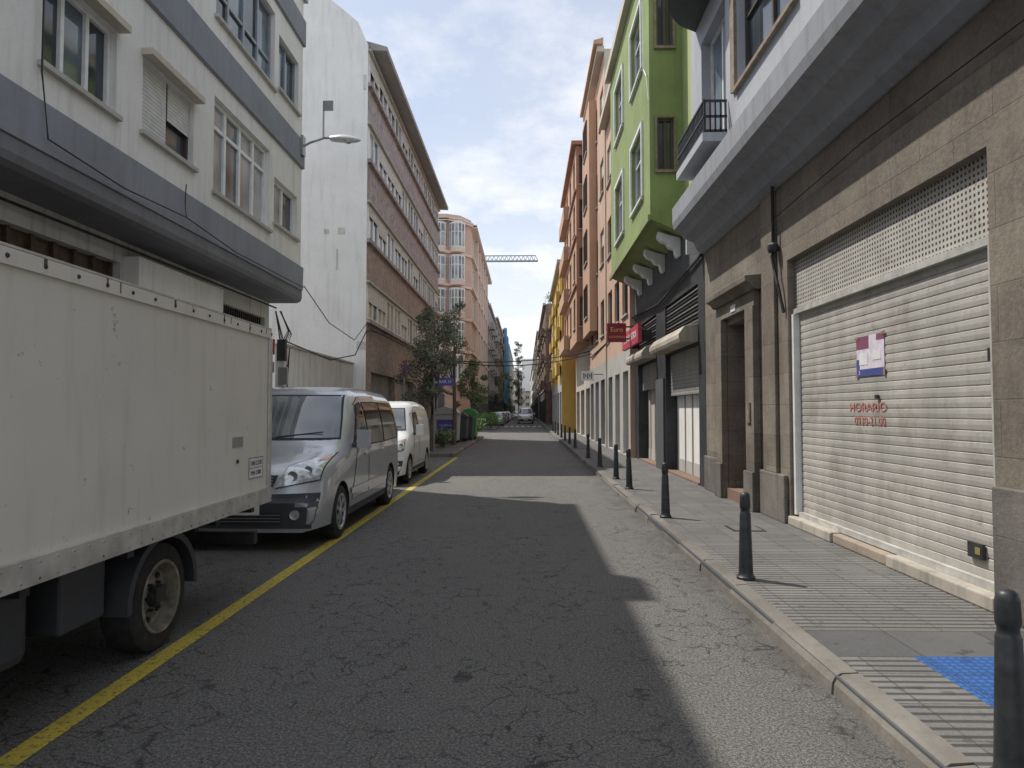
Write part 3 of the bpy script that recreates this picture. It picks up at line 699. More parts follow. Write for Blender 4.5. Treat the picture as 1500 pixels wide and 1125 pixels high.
mb=MB(); mb.tube([(X-.08,9.42,4.7),(X-.08,9.42,3.75),(X-.10,9.42,3.7),(X-.08,9.38,3.5),(X-.07,9.3,3.3),(X-.03,9.2,2.9)],.022,6,'cable')
mb.lathe((X-.08,9.42,3.75),[(.06,0),(.075,.04),(.075,.1),(.05,.13)],'Z',10,'darkmetal')
mb.tube([(X-.08,9.42,4.2),(X-.06,7,4.3),(X-.05,4,4.25)],.006,5,'cable'); tag(mb.obj('conduit'),'dark cable conduit and round junction box on stone wall','conduit')

# ================= green building
r=thing('apartment_building','green apartment building with bay on white corbels above black shopfronts','building',(6,18,0))
X=3.45
mb=MB()
ops=[(13.85,17.1,.14,2.95,.35),(18.3,21.2,.14,2.95,.35),(13.85,17.1,3.4,4.15,.2),(18.3,21.2,3.4,4.15,.2)]
facade(mb,'X',X,-1,13.32,21.85,.1,4.6,ops,.2,'black')
mb.poly([(X,21.85,.1),(12,21.85,.1),(12,21.85,12.3),(X,21.85,12.3)],'green')
mb.box(X-.05,X-.003,17.2,18.2,.12,2.4,'charcoal'); mb.obj('shop_wall',r)
mb=MB(); mb.poly([(X,13.32,4.6),(X,21.85,4.6),(X,21.85,5.45),(X,13.32,5.45)],'charcoal')
mb.poly([(X,13.32,5.45),(X,15.0,5.45),(X,15.0,12.3),(X,13.32,12.3)],'greenlight'); mb.poly([(X,13.32,11.6),(12,13.32,11.6),(12,13.32,12.3),(X,13.32,12.3)],'green')
gops=[(15.9,17.5,6.55,8.2),(19.0,20.6,6.55,8.2),(15.9,17.5,9.55,11.15),(19.0,20.6,9.55,11.15)]
facade(mb,'X',2.72,-1,15.0,21.83,5.78,12.3,gops,.15,'green')
sops=[(2.88,3.24,6.85,8.0),(2.88,3.24,9.6,10.8)]
facade(mb,'Y',15.0,-1,2.72,X+.3,5.78,12.3,sops,.1,'green')
mb.poly([(2.72,21.83,5.78),(X,21.83,5.78),(X,21.83,12.3),(2.72,21.83,12.3)],'green')
mb.poly([(2.72,15,5.78),(2.72,21.83,5.78),(X,21.83,5.45),(X,15,5.45)],'green'); mb.poly([(2.72,15,5.78),(X,15,5.78),(X,15,5.45)],'green')
mb.poly([(2.72,15,12.3),(12,15,12.3),(12,21.85,12.3),(2.72,21.85,12.3)],'concrete'); mb.poly([(X,13.3,12.3),(12,13.3,12.3),(12,15,12.3),(X,15,12.3)],'concrete')
mb.obj('upper_wall',r)
for q in gops: window(r,'X',2.72,-1,*q,nx=2,transom=.7,frame='wframe',surround='wframe',sw=.10,glass='g1')
for q in sops: window(r,'Y',15.0,-1,*q,depth=.09,nx=2,frame='dframe',surround='woodb',sw=.05,glass='g1')
for q in ((2.55,2.715,14.9,21.95,12.1,12.35,'cream'),(2.72,X+.1,14.86,14.995,12.1,12.35,'cream'),(2.66,2.716,14.95,21.9,5.72,5.86,'green')): B(r,'cornice',*q)
for y in (15.3,17.0,18.7,20.4):
    mb=MB(); mb.extr([(X-.003,5.02),(X-.08,5.00),(X-.12,5.06),(X-.14,5.18),(X-.26,5.22),(X-.32,5.32),(X-.44,5.36),(X-.52,5.46),(X-.50,5.58),(X-.25,5.50),(X-.003,5.44)],'Y',y,y+.20,'wframe'); mb.obj('corbel',r,bevel=.015)
for y0,y1,zs in ((13.9,17.1,1.95),(18.35,21.15,2.2)):
    shutter(r,'X',X,-1,y0,y1,zs,2.95,-.12,'shutg',.08)
    mb=MB(); mb.extr([(X-.003,2.98),(X-.36,2.98),(X-.39,3.05),(X-.39,3.14),(X-.27,3.30),(X-.003,3.34)],'Y',y0-.05,y1+.05,'awn'); mb.obj('shutter_housing',r,bevel=.01)
    mb=MB()
    for k in range(9): mb.box(X+.03,X+.12,y0,y1,3.42+k*.08,3.45+k*.08,'darkmetal' if k%2 else 'metal')
    mb.box(X+.14,X+.16,y0,y1,3.4,4.15,'black'); mb.obj('louvre',r)
    mb=MB(); mb.box(X+.28,X+.32,y0+1.0,y1,.16,zs,'whitewall' if y0<15 else 'beige'); mb.box(X+.30,X+.34,y0,y0+1.0,.16,2.95,'black'); mb.box(X+.262,X+.279,y0+1.6,y0+1.66,.16,zs,'metal')
    mb.box(X+.262,X+.279,y0+2.3,y0+2.36,.16,zs,'metal'); mb.box(X+.27,X+.279,y0+1.0,y1,.16,.45,'concrete'); mb.obj('shop_door',r)
    B(r,'step',X-.02,X+.26,y0,y1,.12,.16,'steps')
B(r,'bracket',X-.3,X-.003,13.5,13.56,4.66,5.35,'wframe')
mb=MB(); mb.tube([(X-.04,13.4,4.62),(X-.08,17.5,4.3),(X-.06,21.8,4.55),(X-.2,28,4.3),(3.2,34,4.2)],.03,5,'cable'); mb.tube([(2.68,15.6,11),(2.66,15.4,9.3),(2.67,15.1,9.0),(2.69,14.96,8.4)],.01,5,'wframe')
tag(mb.obj('facade_cable'),'black cable bundle running above the shopfronts','cable')

# ================= further right
simple_building('salmon apartment building with pale shopfront','R',3.3,9,21.9,28,13.2,'salmon',3,3,frame='dframe',cornice='cream',gf='concrete',ledge=False)
r=simple_building('tall salmon orange apartment building with deep eaves','R',3.25,9,28.05,35,16.5,'salmon',4,3,frame='dframe',cornice='cream',gf='grey',ledge=False,ymat='cream')
mb=MB(); mb.extr([(3.2,16.64),(2.80,16.64),(2.80,16.78),(3.2,16.9)],'Y',27.9,35.1,'orange'); mb.obj('eaves',r)
B(r,'bay',2.9,3.24,31.2,34.9,5.2,15.8,'orange')
for z in (6,8.6,11.2,13.8): window(r,'X',2.9,-1,32.2,33.8,z,z+1.5,depth=-.004,frame='dframe',glass='g1')
r=thing('apartment_building','terracotta apartment building with projecting bays','building',(6,40,0))
mb=MB()
ops=[(y,y+1.3,z,z+1.6) for z in (5.9,8.4,10.9,13.2) for y in (36,39,42,44.3)]
facade(mb,'X',2.6,-1,35.1,46,5.1,15.2,ops,.15,'orange')
so=[(2.75,3.12,z,z+1.5) for z in (5.9,8.4,10.9,13.2)]
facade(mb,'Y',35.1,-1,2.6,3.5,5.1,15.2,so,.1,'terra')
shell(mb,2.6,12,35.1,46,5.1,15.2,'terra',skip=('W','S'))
facade(mb,'X',3.35,-1,35.1,46,.1,5.1,[(36,38.5,.14,2.8),(39.5,42,.14,2.8),(43,45.5,.14,2.8)],.25,'beige'); mb.poly([(3.35,46,.1),(12,46,.1),(12,46,5.1),(3.35,46,5.1)],'terra')
mb.obj('wall',r)
for q in ops: window(r,'X',2.6,-1,*q,frame='dframe',glass='g1')
for q in so: window(r,'Y',35.1,-1,*q,depth=.09,nx=1,frame='dframe',glass='g1')
for y in (36,39.5,43): shutter(r,'X',3.35,-1,y,y+2.5,.14,2.8,-.2,'shutg',pitch=.12)
for q in [(2.35,3.3,34.95,46.1,15.203,15.4,'terra')]+[(2.5,2.597,35.05,40.45,z,z+.12,'terra') for z in (7.9,10.4,12.8)]: B(r,'cornice',*q)
for z in (5.2,7.95,10.45,12.85): B(r,'balcony',2.25,2.59,40.5,46,z,z+.8,'orange')
r=simple_building('ochre yellow apartment building with flat bays','R',2.45,9,47,64,11.8,'yellowwall',3,6,frame='dframe',cornice='cream',gf='grey',ledge=False,bal=.35)
simple_building('plain cream apartment building with shutters','R',2.8,9,64.1,74.9,10.5,'cream',3,3)
simple_building('dark reddish brown apartment building','R',2.2,9,75,112,13.2,'brick',3,8,bal=.5)
simple_building('plain beige apartment building with small windows','R',2.1,9,112.5,180,14.5,'beige',4,12,bal=.5)
simple_building('long white apartment building with small windows','R',2.1,9,181,290,14,'whitewall',4,14)
mb=MB(); r=thing('distant_building','pale distant building closing the street','building',(0,300,0))
ops=[(x,x+1.6,z,z+1.5) for x in range(-12,14,3) for z in (3.5,6.5,9.5,12.5,15.5)]
facade(mb,'Y',300,-1,-15,18,0,19,ops,.2,'beige'); shell(mb,-15,18,300,315,0,19,'beige',skip=('S',)); mb.obj('wall',r)
for q in ops: window(r,'Y',300,-1,*q,depth=.18)
B(r,'stair_tower',-1.5,3.5,299,299.95,19-9,24,'whitewall')

# ================= crane
r=thing('tower_crane','pale blue tower crane with horizontal lattice jib','crane',(-13.5,150,0))
mb=MB(); zc=34.2; xa,xb=-15.5,2.7
def bar(a,b_,t=.09): mb.tube([a,b_],t,4,'crane')
bar((xa,149.5,zc),(xb,149.5,zc),.12);bar((xa,150.5,zc),(xb,150.5,zc),.12);bar((xa,150,zc+1.2),(xb-.5,150,zc+1.2),.13)
n=20
for i in range(n):
    x0=xa+(xb-xa)*i/n;x1=xa+(xb-xa)*(i+1)/n;xm=(x0+x1)/2
    for yy in (149.5,150.5): bar((x0,yy,zc),(xm,150,zc+1.2),.06);bar((xm,150,zc+1.2),(x1,yy,zc),.06)
    bar((x0,149.5,zc),(x1,150.5,zc),.05)
mb.obj('jib',r)
mb=MB()
for dx in (-.7,.7):
    for dy in (-.7,.7): bar((-13.5+dx,150+dy,0),(-13.5+dx,150+dy,38),.1)
for i in range(24):
    z=i*1.5
    for s_ in (-.7,.7): bar((-14.2,150+s_,z),(-12.8,150+s_,z+1.5),.06); bar((-13.5+s_,149.3,z),(-13.5+s_,150.7,z+1.5),.06)
mb.obj('mast',r)

# ================= bollards
mb=MB(); mb.lathe((0,0,0),[(.080,0),(.080,.022),(.066,.035),(.062,.06),(.047,.57),(.044,.578),(.040,.588),(.040,.610),(.045,.620),(.047,.630),(.044,.72),(.038,.745),(.024,.757),(.0,.76)],'Z',20,'boll',cap=False)
o0=mb.obj('bollard',smooth=True)
ys=[2.86,6.2,9.7,13.2,15.1,18.4,21.8,27.5,31,34.5,38,42,46,50]
for i,y in enumerate(ys):
    o=o0 if i==0 else o0.copy()
    if i: COL.objects.link(o)
    o.location=(1.94 if i<3 else 1.96,y,.121); o.rotation_euler=(0,math.radians([0,0,.5,-1,0][i%5]),random.random()*6)
    tag(o,'dark grey tapered metal bollard at the pavement edge','bollard','bollards along the kerb')

# ================= street lamp
r=thing('street_lamp','wall-mounted street lamp on curved grey arm','street lamp',(-5.13,15.6,7.5))
mb=MB(); mb.tube([(-5.13,15.6,7.65),(-4.95,15.6,7.75),(-4.62,15.6,7.86),(-4.45,15.6,7.86)],.028,8,'metal'); mb.box(-5.137,-5.08,15.5,15.7,7.45,7.9,'metal')
mb.tube([(-4.64,15.6,7.84),(-4.64,15.6,8.72)],.022,8,'metal'); mb.box(-4.63,-4.42,15.57,15.62,8.50,8.72,'metal'); mb.obj('arm',r)
mb=MB(); k=mb.mi('lampsh'); N1=12;N2=10
for i in range(N1+1):
    t=i/N1; w=.13*math.sin(math.pi*min(1,t*.9+.12))**.6; h=.10*math.sin(math.pi*min(1,t*.85+.15))**.7
    for j in range(N2):
        a=2*math.pi*j/N2; mb.v.append((-4.48+.72*t,15.6+w*math.cos(a),7.84-.04*t+max(-.04,h*math.sin(a))))
for i in range(N1):
    for j in range(N2): mb.f.append((i*N2+j,i*N2+(j+1)%N2,(i+1)*N2+(j+1)%N2,(i+1)*N2+j)); mb.m.append(k)
mb.obj('lamp_head',r,smooth=True)
mb=MB(); mb.lathe((-4.08,15.6,7.72),[(.02,0),(.09,.03),(.10,.07)],'Z',12,'lamp'); mb.obj('lamp_glass',r,smooth=True)

# ================= signs
r=thing('shop_sign','dark red projecting shop sign','sign',(2.9,20,3.5))
mb=MB(); mb.box(2.36,2.90,19.95,20.08,3.58,4.12,'signred'); mb.box(2.90,3.45,19.99,20.03,4.0,4.04,'darkmetal'); mb.box(2.90,3.45,19.99,20.03,3.65,3.69,'darkmetal'); mb.obj('panel',r)
text('Euro',.19,'txty','cam',(2.63,19.945,3.93),'lettering',r); text('ACCESORIOS',.078,'txty','cam',(2.63,19.945,3.72),'lettering',r)
r=thing('shop_sign','pink red fascia sign with white letters over shop','sign',(3.1,18,3.4))
mb=MB(); mb.box(3.02,3.12,18.6,21.6,3.45,3.95,'signpink'); mb.box(3.12,3.45,18.9,19,3.5,3.8,'darkmetal'); mb.box(3.12,3.45,21.2,21.3,3.5,3.8,'darkmetal'); mb.obj('panel',r)
text('EURO ACCESORIOS',.27,'txtw','negX',(3.017,20.1,3.70),'lettering',r)
r=thing('shop_sign','white projecting sign with black emblem','sign',(3,29,3))
mb=MB(); mb.box(2.35,2.85,28.95,29.03,2.85,3.25,'signwhite'); mb.box(2.85,3.26,28.97,29.01,3.1,3.13,'darkmetal')
for k in range(5): mb.box(2.42+k*.08,2.46+k*.08,28.94,28.948,2.93+(k%2)*.08,3.17-(k%2)*.05,'txtk')
mb.obj('panel',r)
r=thing('bar_sign','violet blue bar sign on a slim pole','sign',(-2.75,27,.12))
mb=MB(); mb.box(-3.18,-2.6,24.9,24.98,2.50,2.78,'signblue'); mb.obj('panel',r); mb=MB(); mb.tube([(-3.3,24.94,.12),(-3.3,24.94,2.8)],.03,8,'metal'); mb.box(-3.3,-3.18,24.92,24.96,2.6,2.66,'metal'); mb.obj('pole',r)
text('BAR 31',.15,'txtw','cam',(-2.89,24.896,2.64),'lettering',r)
r=thing('road_sign','round road sign on grey pole turned edge-on','road sign',(-4.3,24.4,.12))
mb=MB(); mb.tube([(-4.3,24.4,.12),(-4.3,24.4,3.4)],.03,8,'metal'); mb.obj('pole',r)
mb=MB(); mb.lathe((-4.262,24.4,3.1),[(.3,0),(.3,.015)],'X',24,'redlamp'); mb.lathe((-4.246,24.4,3.1),[(.22,0),(.22,.004)],'X',24,'signblue'); mb.obj('sign_plate',r)

# ================= trees
def leafblob(mb,c,rad,n,size,mats,flat=.8):
    for _ in range(n):
        while True:
            p=Vector((random.uniform(-1,1),random.uniform(-1,1),random.uniform(-1,1)))
            if p.length<1: break
        if random.random()<.4: p=p.normalized()*random.uniform(.7,1.2)
        p=Vector((p.x*rad,p.y*rad,p.z*rad*flat))+Vector(c)
        u=Vector((random.gauss(0,1),random.gauss(0,1),random.gauss(0,1))).normalized(); w=u.orthogonal().normalized()
        s_=size*random.uniform(.6,1.3)
        mb.poly([p-u*s_,p+w*s_*.4,p+u*s_,p-w*s_*.4],random.choice(mats))
def tree(loc,h,crad,trh,label,ncl=26,per=260,leaf=.07,mats=('leaf',),lean=0,name='tree',bl=1.0):
    r=thing(name,label,'tree',loc); x,y,z=loc
    mb=MB(); top=Vector((x+lean,y,z+h*.8))
    mb.tube([(x,y,z),(x+.03,y,z+trh*.5),(x+lean*.4,y,z+trh),tuple(top)],[.11,.085,.07,.02],8,'bark')
    cls=[]; cz0=z+trh*.95
    for i in range(ncl):
        a=random.uniform(0,6.28); t=(i+random.random())/ncl; rr=crad*math.sqrt(random.random())*(1-.55*max(0,t-.45)/.55)
        c=Vector((x+lean*t+rr*math.cos(a),y+rr*math.sin(a),cz0+(z+h-cz0)*t)); cls.append(c)
    for c in cls[::2]:
        b0=Vector((x+lean*.5,y,min(c.z-.1,z+trh*random.uniform(.7,1.2))))
        mb.tube([b0,b0.lerp(c,.5)+Vector((0,0,.12)),c],[.035,.022,.008],5,'bark')
    mb.obj('trunk',r,smooth=True)
    mb=MB()
    for c in cls: leafblob(mb,c,random.uniform(.22,.46)*crad/1.2*bl,int(per*random.uniform(.4,1.1)),leaf,mats)
    mb.obj('crown',r)
tree((-3.5,25.6,.12),5.2,1.25,2.0,'olive-green street tree with ragged crown beside recycling bins',40,240,.062,lean=.25)
tree((-3.1,30,.12),6.3,.9,2.8,'thin sparse street tree with small leaves',13,110,.06,mats=('leaf','bark'))
tree((-2.95,38.5,.12),4.2,.95,1.8,'small fresh green street tree',24,170,.075,mats=('leafb','leaf'))
tree((-1.25,120,.0),13.5,.9,3,'tall slender sparse tree far down the street',40,110,.11,mats=('leaf','leaf','bark'),bl=1.6)
tree((-3.4,104,.0),7.5,1.5,2.2,'bushy green street tree beyond the parked cars',22,110,.12,mats=('leafb','leaf'))
tree((-3.2,140,.0),9,1.7,2.5,'bushy green street tree in the distance',22,90,.16,mats=('leafb','leaf'))
def shrub(loc,label,rx,n,h,mats):
    mb=MB(); x,y,z=loc
    for i in range(n):
        a=random.uniform(0,6.28); q=random.random()
        c=(x+rx*q*math.cos(a),y+rx*1.6*q*math.sin(a),z+h*random.uniform(.3,.75)); leafblob(mb,c,h*.32,90,.07,mats)
    mb.tube([(x,y,z-.02),(x,y,z+h*.5)],.05,6,'bark')
    tag(mb.obj('shrub'),label,'plant')
shrub((-3.35,28.4,.12),'low green shrub beside the bins',.5,8,.8,('leafb','leaf'))
shrub((-3.1,37.2,.12),'bushy bright green planting at the kerb',.6,12,1.1,('leafb',))
shrub((-3.0,58.5,.12),'bright green kerbside shrub near the pink building',.9,14,1.5,('leafb',))
shrub((-3.0,62.0,.12),'bright green kerbside shrub near the pink building',.9,14,1.4,('leafb',))
shrub((-3.0,40.2,.12),'bushy bright green planting at the corner',.7,12,1.3,('leafb',))
mb=MB(); leafblob(mb,(3.2,76,13.9),1.0,400,.12,('leafb',)); mb.tube([(3.2,76,13.1),(3.2,76,13.8)],.1,6,'bark'); tag(mb.obj('roof_plant'),'bushy green plant on a rooftop','plant')

# ================= bins
def container(loc,w,d,h,mat,label,name,cat,blue=False):
    r=thing(name,label,cat,loc); x,y,z=loc
    mb=MB(); mb.extr([(x-w/2+.05,z+.12),(x+w/2-.05,z+.12),(x+w/2,z+h*.78),(x-w/2,z+h*.78)],'Y',y,y+d,mat); mb.obj('body',r,bevel=.03)
    mb=MB(); mb.extr([(x-w/2-.03,z+h*.785),(x+w/2+.03,z+h*.785),(x+w/2+.03,z+h*.84),(x+w*.3,z+h*.96),(x,z+h),(x-w*.3,z+h*.96),(x-w/2-.03,z+h*.84)],'Y',y-.03,y+d+.03,mat); mb.obj('lid',r,bevel=.02)
    for a in (-1,1):
        for b_ in (.12,d-.12): mb=MB(); mb.lathe((x+a*(w/2-.12)-.03,y+b_,z+.08),[(.08,0),(.08,.06)],'X',12,'tyre'); mb.obj('wheel',r)
    if blue:
        B(r,'label_panel',x-w*.35,x+w*.35,y-.012,y-.004,z+h*.35,z+h*.65,'signblue'); text('Las Palmas',.13,'txtw','cam',(x,y-.014,z+h*.5),'lettering',r)
container((-3.6,31.2,.12),1.15,1.1,1.65,'bing','grey recycling container with a blue label','recycling_container','recycling bin',True)
container((-3.3,33.2,.12),1.0,1.0,1.45,'bind','dark wheeled waste container by the trees','waste_container','waste bin')
container((-2.95,34.8,.12),.6,.7,1.35,'bind','narrow dark wheeled waste container','waste_container','waste bin')
container((-2.92,35.7,.12),.8,1.0,1.6,'bin','green wheeled waste container','waste_container','waste bin')

# ================= vehicles
def wheel(root,x,y,r,w,side,rim='rims',steel=False):
    mb=MB(); s=side; W=w
    mb.lathe((x,y,r),[(r*.60,-W/2),(r*.9,-W/2),(r*.98,-W*.42),(r,-W*.25),(r,W*.25),(r*.98,W*.42),(r*.9,W/2),(r*.68,W/2),(r*.63,W*.42),(r*.60,0)],'X',40,'tyre',cap=False,close=True)
    mb.lathe((x,y,r),[(r*.61,-s*W*.1),(.001,-s*W*.1)],'X',20,'black',cap=False)
    t=mb.obj('wheel',root,smooth=True)
    mb=MB()
    if steel:
        pr=[(r*.68,W/2+.003),(r*.66,W/2+.012),(r*.62,W/2+.008),(r*.605,W*.35),(r*.58,W*.10),(r*.52,W*.02),(r*.36,W*.10),(r*.31,W*.20),(r*.25,W*.23),(r*.20,W*.24)]
        mb.lathe((x,y,r),[(a,b_*s) for a,b_ in pr],'X',40,rim,cap=False)
        mb.lathe((x,y,r),[(r*.21,s*W*.235),(r*.19,s*W*.40),(r*.14,s*W*.44),(.001,s*W*.45)],'X',20,'darkmetal',cap=False)
        for k in range(8):
            a=k*math.pi/4; mb.lathe((x+s*(W*.075),y+r*.45*math.cos(a),r+r*.45*math.sin(a)),[(r*.055,0),(r*.05,s*.016)],'X',10,'black')
        for k in range(6):
            a=k*math.pi/3; mb.lathe((x+s*(W*.21),y+r*.265*math.cos(a),r+r*.265*math.sin(a)),[(r*.035,0),(r*.03,s*.035)],'X',6,'darkmetal')
    else:
        mb.lathe((x,y,r),[(r*.62,s*W*.30),(.001,s*W*.30)],'X',28,'black',cap=False)
        mb.lathe((x,y,r),[(r*.66,s*W*.45),(r*.68,s*(W*.5+.004)),(r*.60,s*(W*.5+.002)),(r*.57,s*W*.42)],'X',36,rim,cap=False)
        mb.lathe((x,y,r),[(r*.16,s*W*.42),(r*.14,s*(W*.5)),(r*.02,s*(W*.5+.004))],'X',16,rim)
        for k in range(7):
            a=2*math.pi*k/7; u=Vector((0,math.cos(a),math.sin(a))); v=Vector((0,-math.sin(a),math.cos(a))); c=Vector((x,y,r))
            pts=[]
            for dx in (W*.41,W*.485):
                for (rr,ww) in ((r*.1,r*.05),(r*.1,-r*.05),(r*.60,-r*.085),(r*.60,r*.085)): pts.append(tuple(c+u*rr+v*ww+Vector((s*dx,0,0))))
            mb.poly(pts[4:],rim)
            for i in range(4): j=(i+1)%4; mb.poly([pts[i],pts[j],pts[4+j],pts[4+i]],rim)
    o=mb.obj('rim',root,smooth=True); o.parent=t; o.matrix_parent_inverse=Matrix.Identity(4)
    return t

class Surf:
    def __init__(s,L,W,z0,prof,n=7,kf=.22,th=.13,a=.13,b=.06,belt=1.0,H=1.9):
        s.L,s.W,s.z0,s.prof,s.n,s.kf,s.th,s.a,s.b,s.belt,s.H=L,W,z0,prof,n,kf,th,a,b,belt,H
    def lin(s,y):
        p=s.prof
        if y<=p[0][0]: return p[0][1]
        for (a,b),(c,d) in zip(p[:-1],p[1:]):
            if y<=c: return b+(d-b)*(y-a)/(c-a)
        return p[-1][1]
    def P(s,y): return sum(s.lin(y+d) for d in (-.05,-.03,-.01,.01,.03,.05))/6 if y>.12 else s.lin(y)
    def hw(s,y): return s.W/2*(1-s.a*max(0,1-y/.85)**2.4-s.b*max(0,1-(s.L-y)/.45)**2.4)
    def sec(s,z):
        t=max(0,(z-s.belt)/(s.H-s.belt)); q=max(0,(.55-z)/.35); return 1-s.th*t**1.4-.035*q*q
    def Hs(s,q,y):
        k=s.kf*max(0,min(1,(2.6-y))); return s.P(max(-1,y-k*(q*q)))
    def topz(s,q,y): q=min(.9999,abs(q)); return s.z0+(s.Hs(q,y)-s.z0)*(1-q**s.n)**(1/s.n)
    def sideX(s,y,z):
        q=1.0
        for _ in range(6):
            zf=max(0,min(.9995,(z-s.z0)/max(.02,s.Hs(q,y)-s.z0))); q=(1-zf**s.n)**(1/s.n)
        return q*s.hw(y)*s.sec(z)
    def frontY(s,x,z):
        lo,hi=0.0,2.6
        for _ in range(34):
            m=(lo+hi)/2; q=min(.9999,abs(x)/(s.hw(m)*s.sec(z)))
            if s.topz(q,m)<z: lo=m
            else: hi=m
        return hi
    def body(s,paint):
        mb=MB(); k=mb.mi(paint); mb.mi('black')
        ys=[0,.02,.04,.07,.1,.14,.19,.25,.32,.4,.5]; y=.6
        while y<s.L-.3: ys.append(y); y+=.08
        ys+=[s.L-.25,s.L-.16,s.L-.1,s.L-.05,s.L-.02,s.L]
        tops=[0,.12,.24,.36,.48,.6,.7,.78,.84,.89,.925,.955,.975]; sz=[.72,.66,.6,.53,.46,.4,.33,.26,.2,.14,.08,.03,0]
        rings=[]
        for y in ys:
            h=[]
            for q in tops:
                z=s.topz(q,y); h.append((q*s.hw(y)*s.sec(z),z))
            for zf in sz:
                q=(1-zf**s.n)**(1/s.n); z=s.z0+(s.Hs(q,y)-s.z0)*zf; h.append((q*s.hw(y)*s.sec(z),z))
            h.append((s.hw(y)*.9,s.z0-.02)); h.append((0,s.z0-.02))
            full=h+[(-a,b) for a,b in h[-2:0:-1]]
            rings.append([(a,y,b) for a,b in full])
        n=len(rings[0])
        for r_ in rings: mb.v+=r_
        for i in range(len(rings)-1):
            for j in range(n): mb.f.append((i*n+j,i*n+(j+1)%n,(i+1)*n+(j+1)%n,(i+1)*n+j)); mb.m.append(k)
        mb.f.append(tuple(range(n))[::-1]); mb.m.append(k); mb.f.append(tuple((len(rings)-1)*n+j for j in range(n))); mb.m.append(k)
        return mb
    def side(s,mb,q,mat,off=.004,sgn=1,nu=10,nv=8):
        s._patch(mb,q,mat,nu,nv,lambda y,z:(sgn*(s.sideX(y,z)+off),y,z))
    def front(s,mb,q,mat,off=.006,nu=10,nv=8):
        s._patch(mb,q,mat,nu,nv,lambda x,z:(x,s.frontY(x,z)-off,z+off*.5))
    def _patch(s,mb,q,mat,nu,nv,fn):
        i0=len(mb.v);k=mb.mi(mat)
        for i in range(nu+1):
            for j in range(nv+1):
                u,v=i/nu,j/nv
                a=[q[0][t]*(1-u)*(1-v)+q[1][t]*u*(1-v)+q[2][t]*u*v+q[3][t]*(1-u)*v for t in (0,1)]
                mb.v.append(fn(*a))
        for i in range(nu):
            for j in range(nv):
                a=i0+i*(nv+1)+j; mb.f.append((a,a+1,a+nv+2,a+nv+1)); mb.m.append(k)

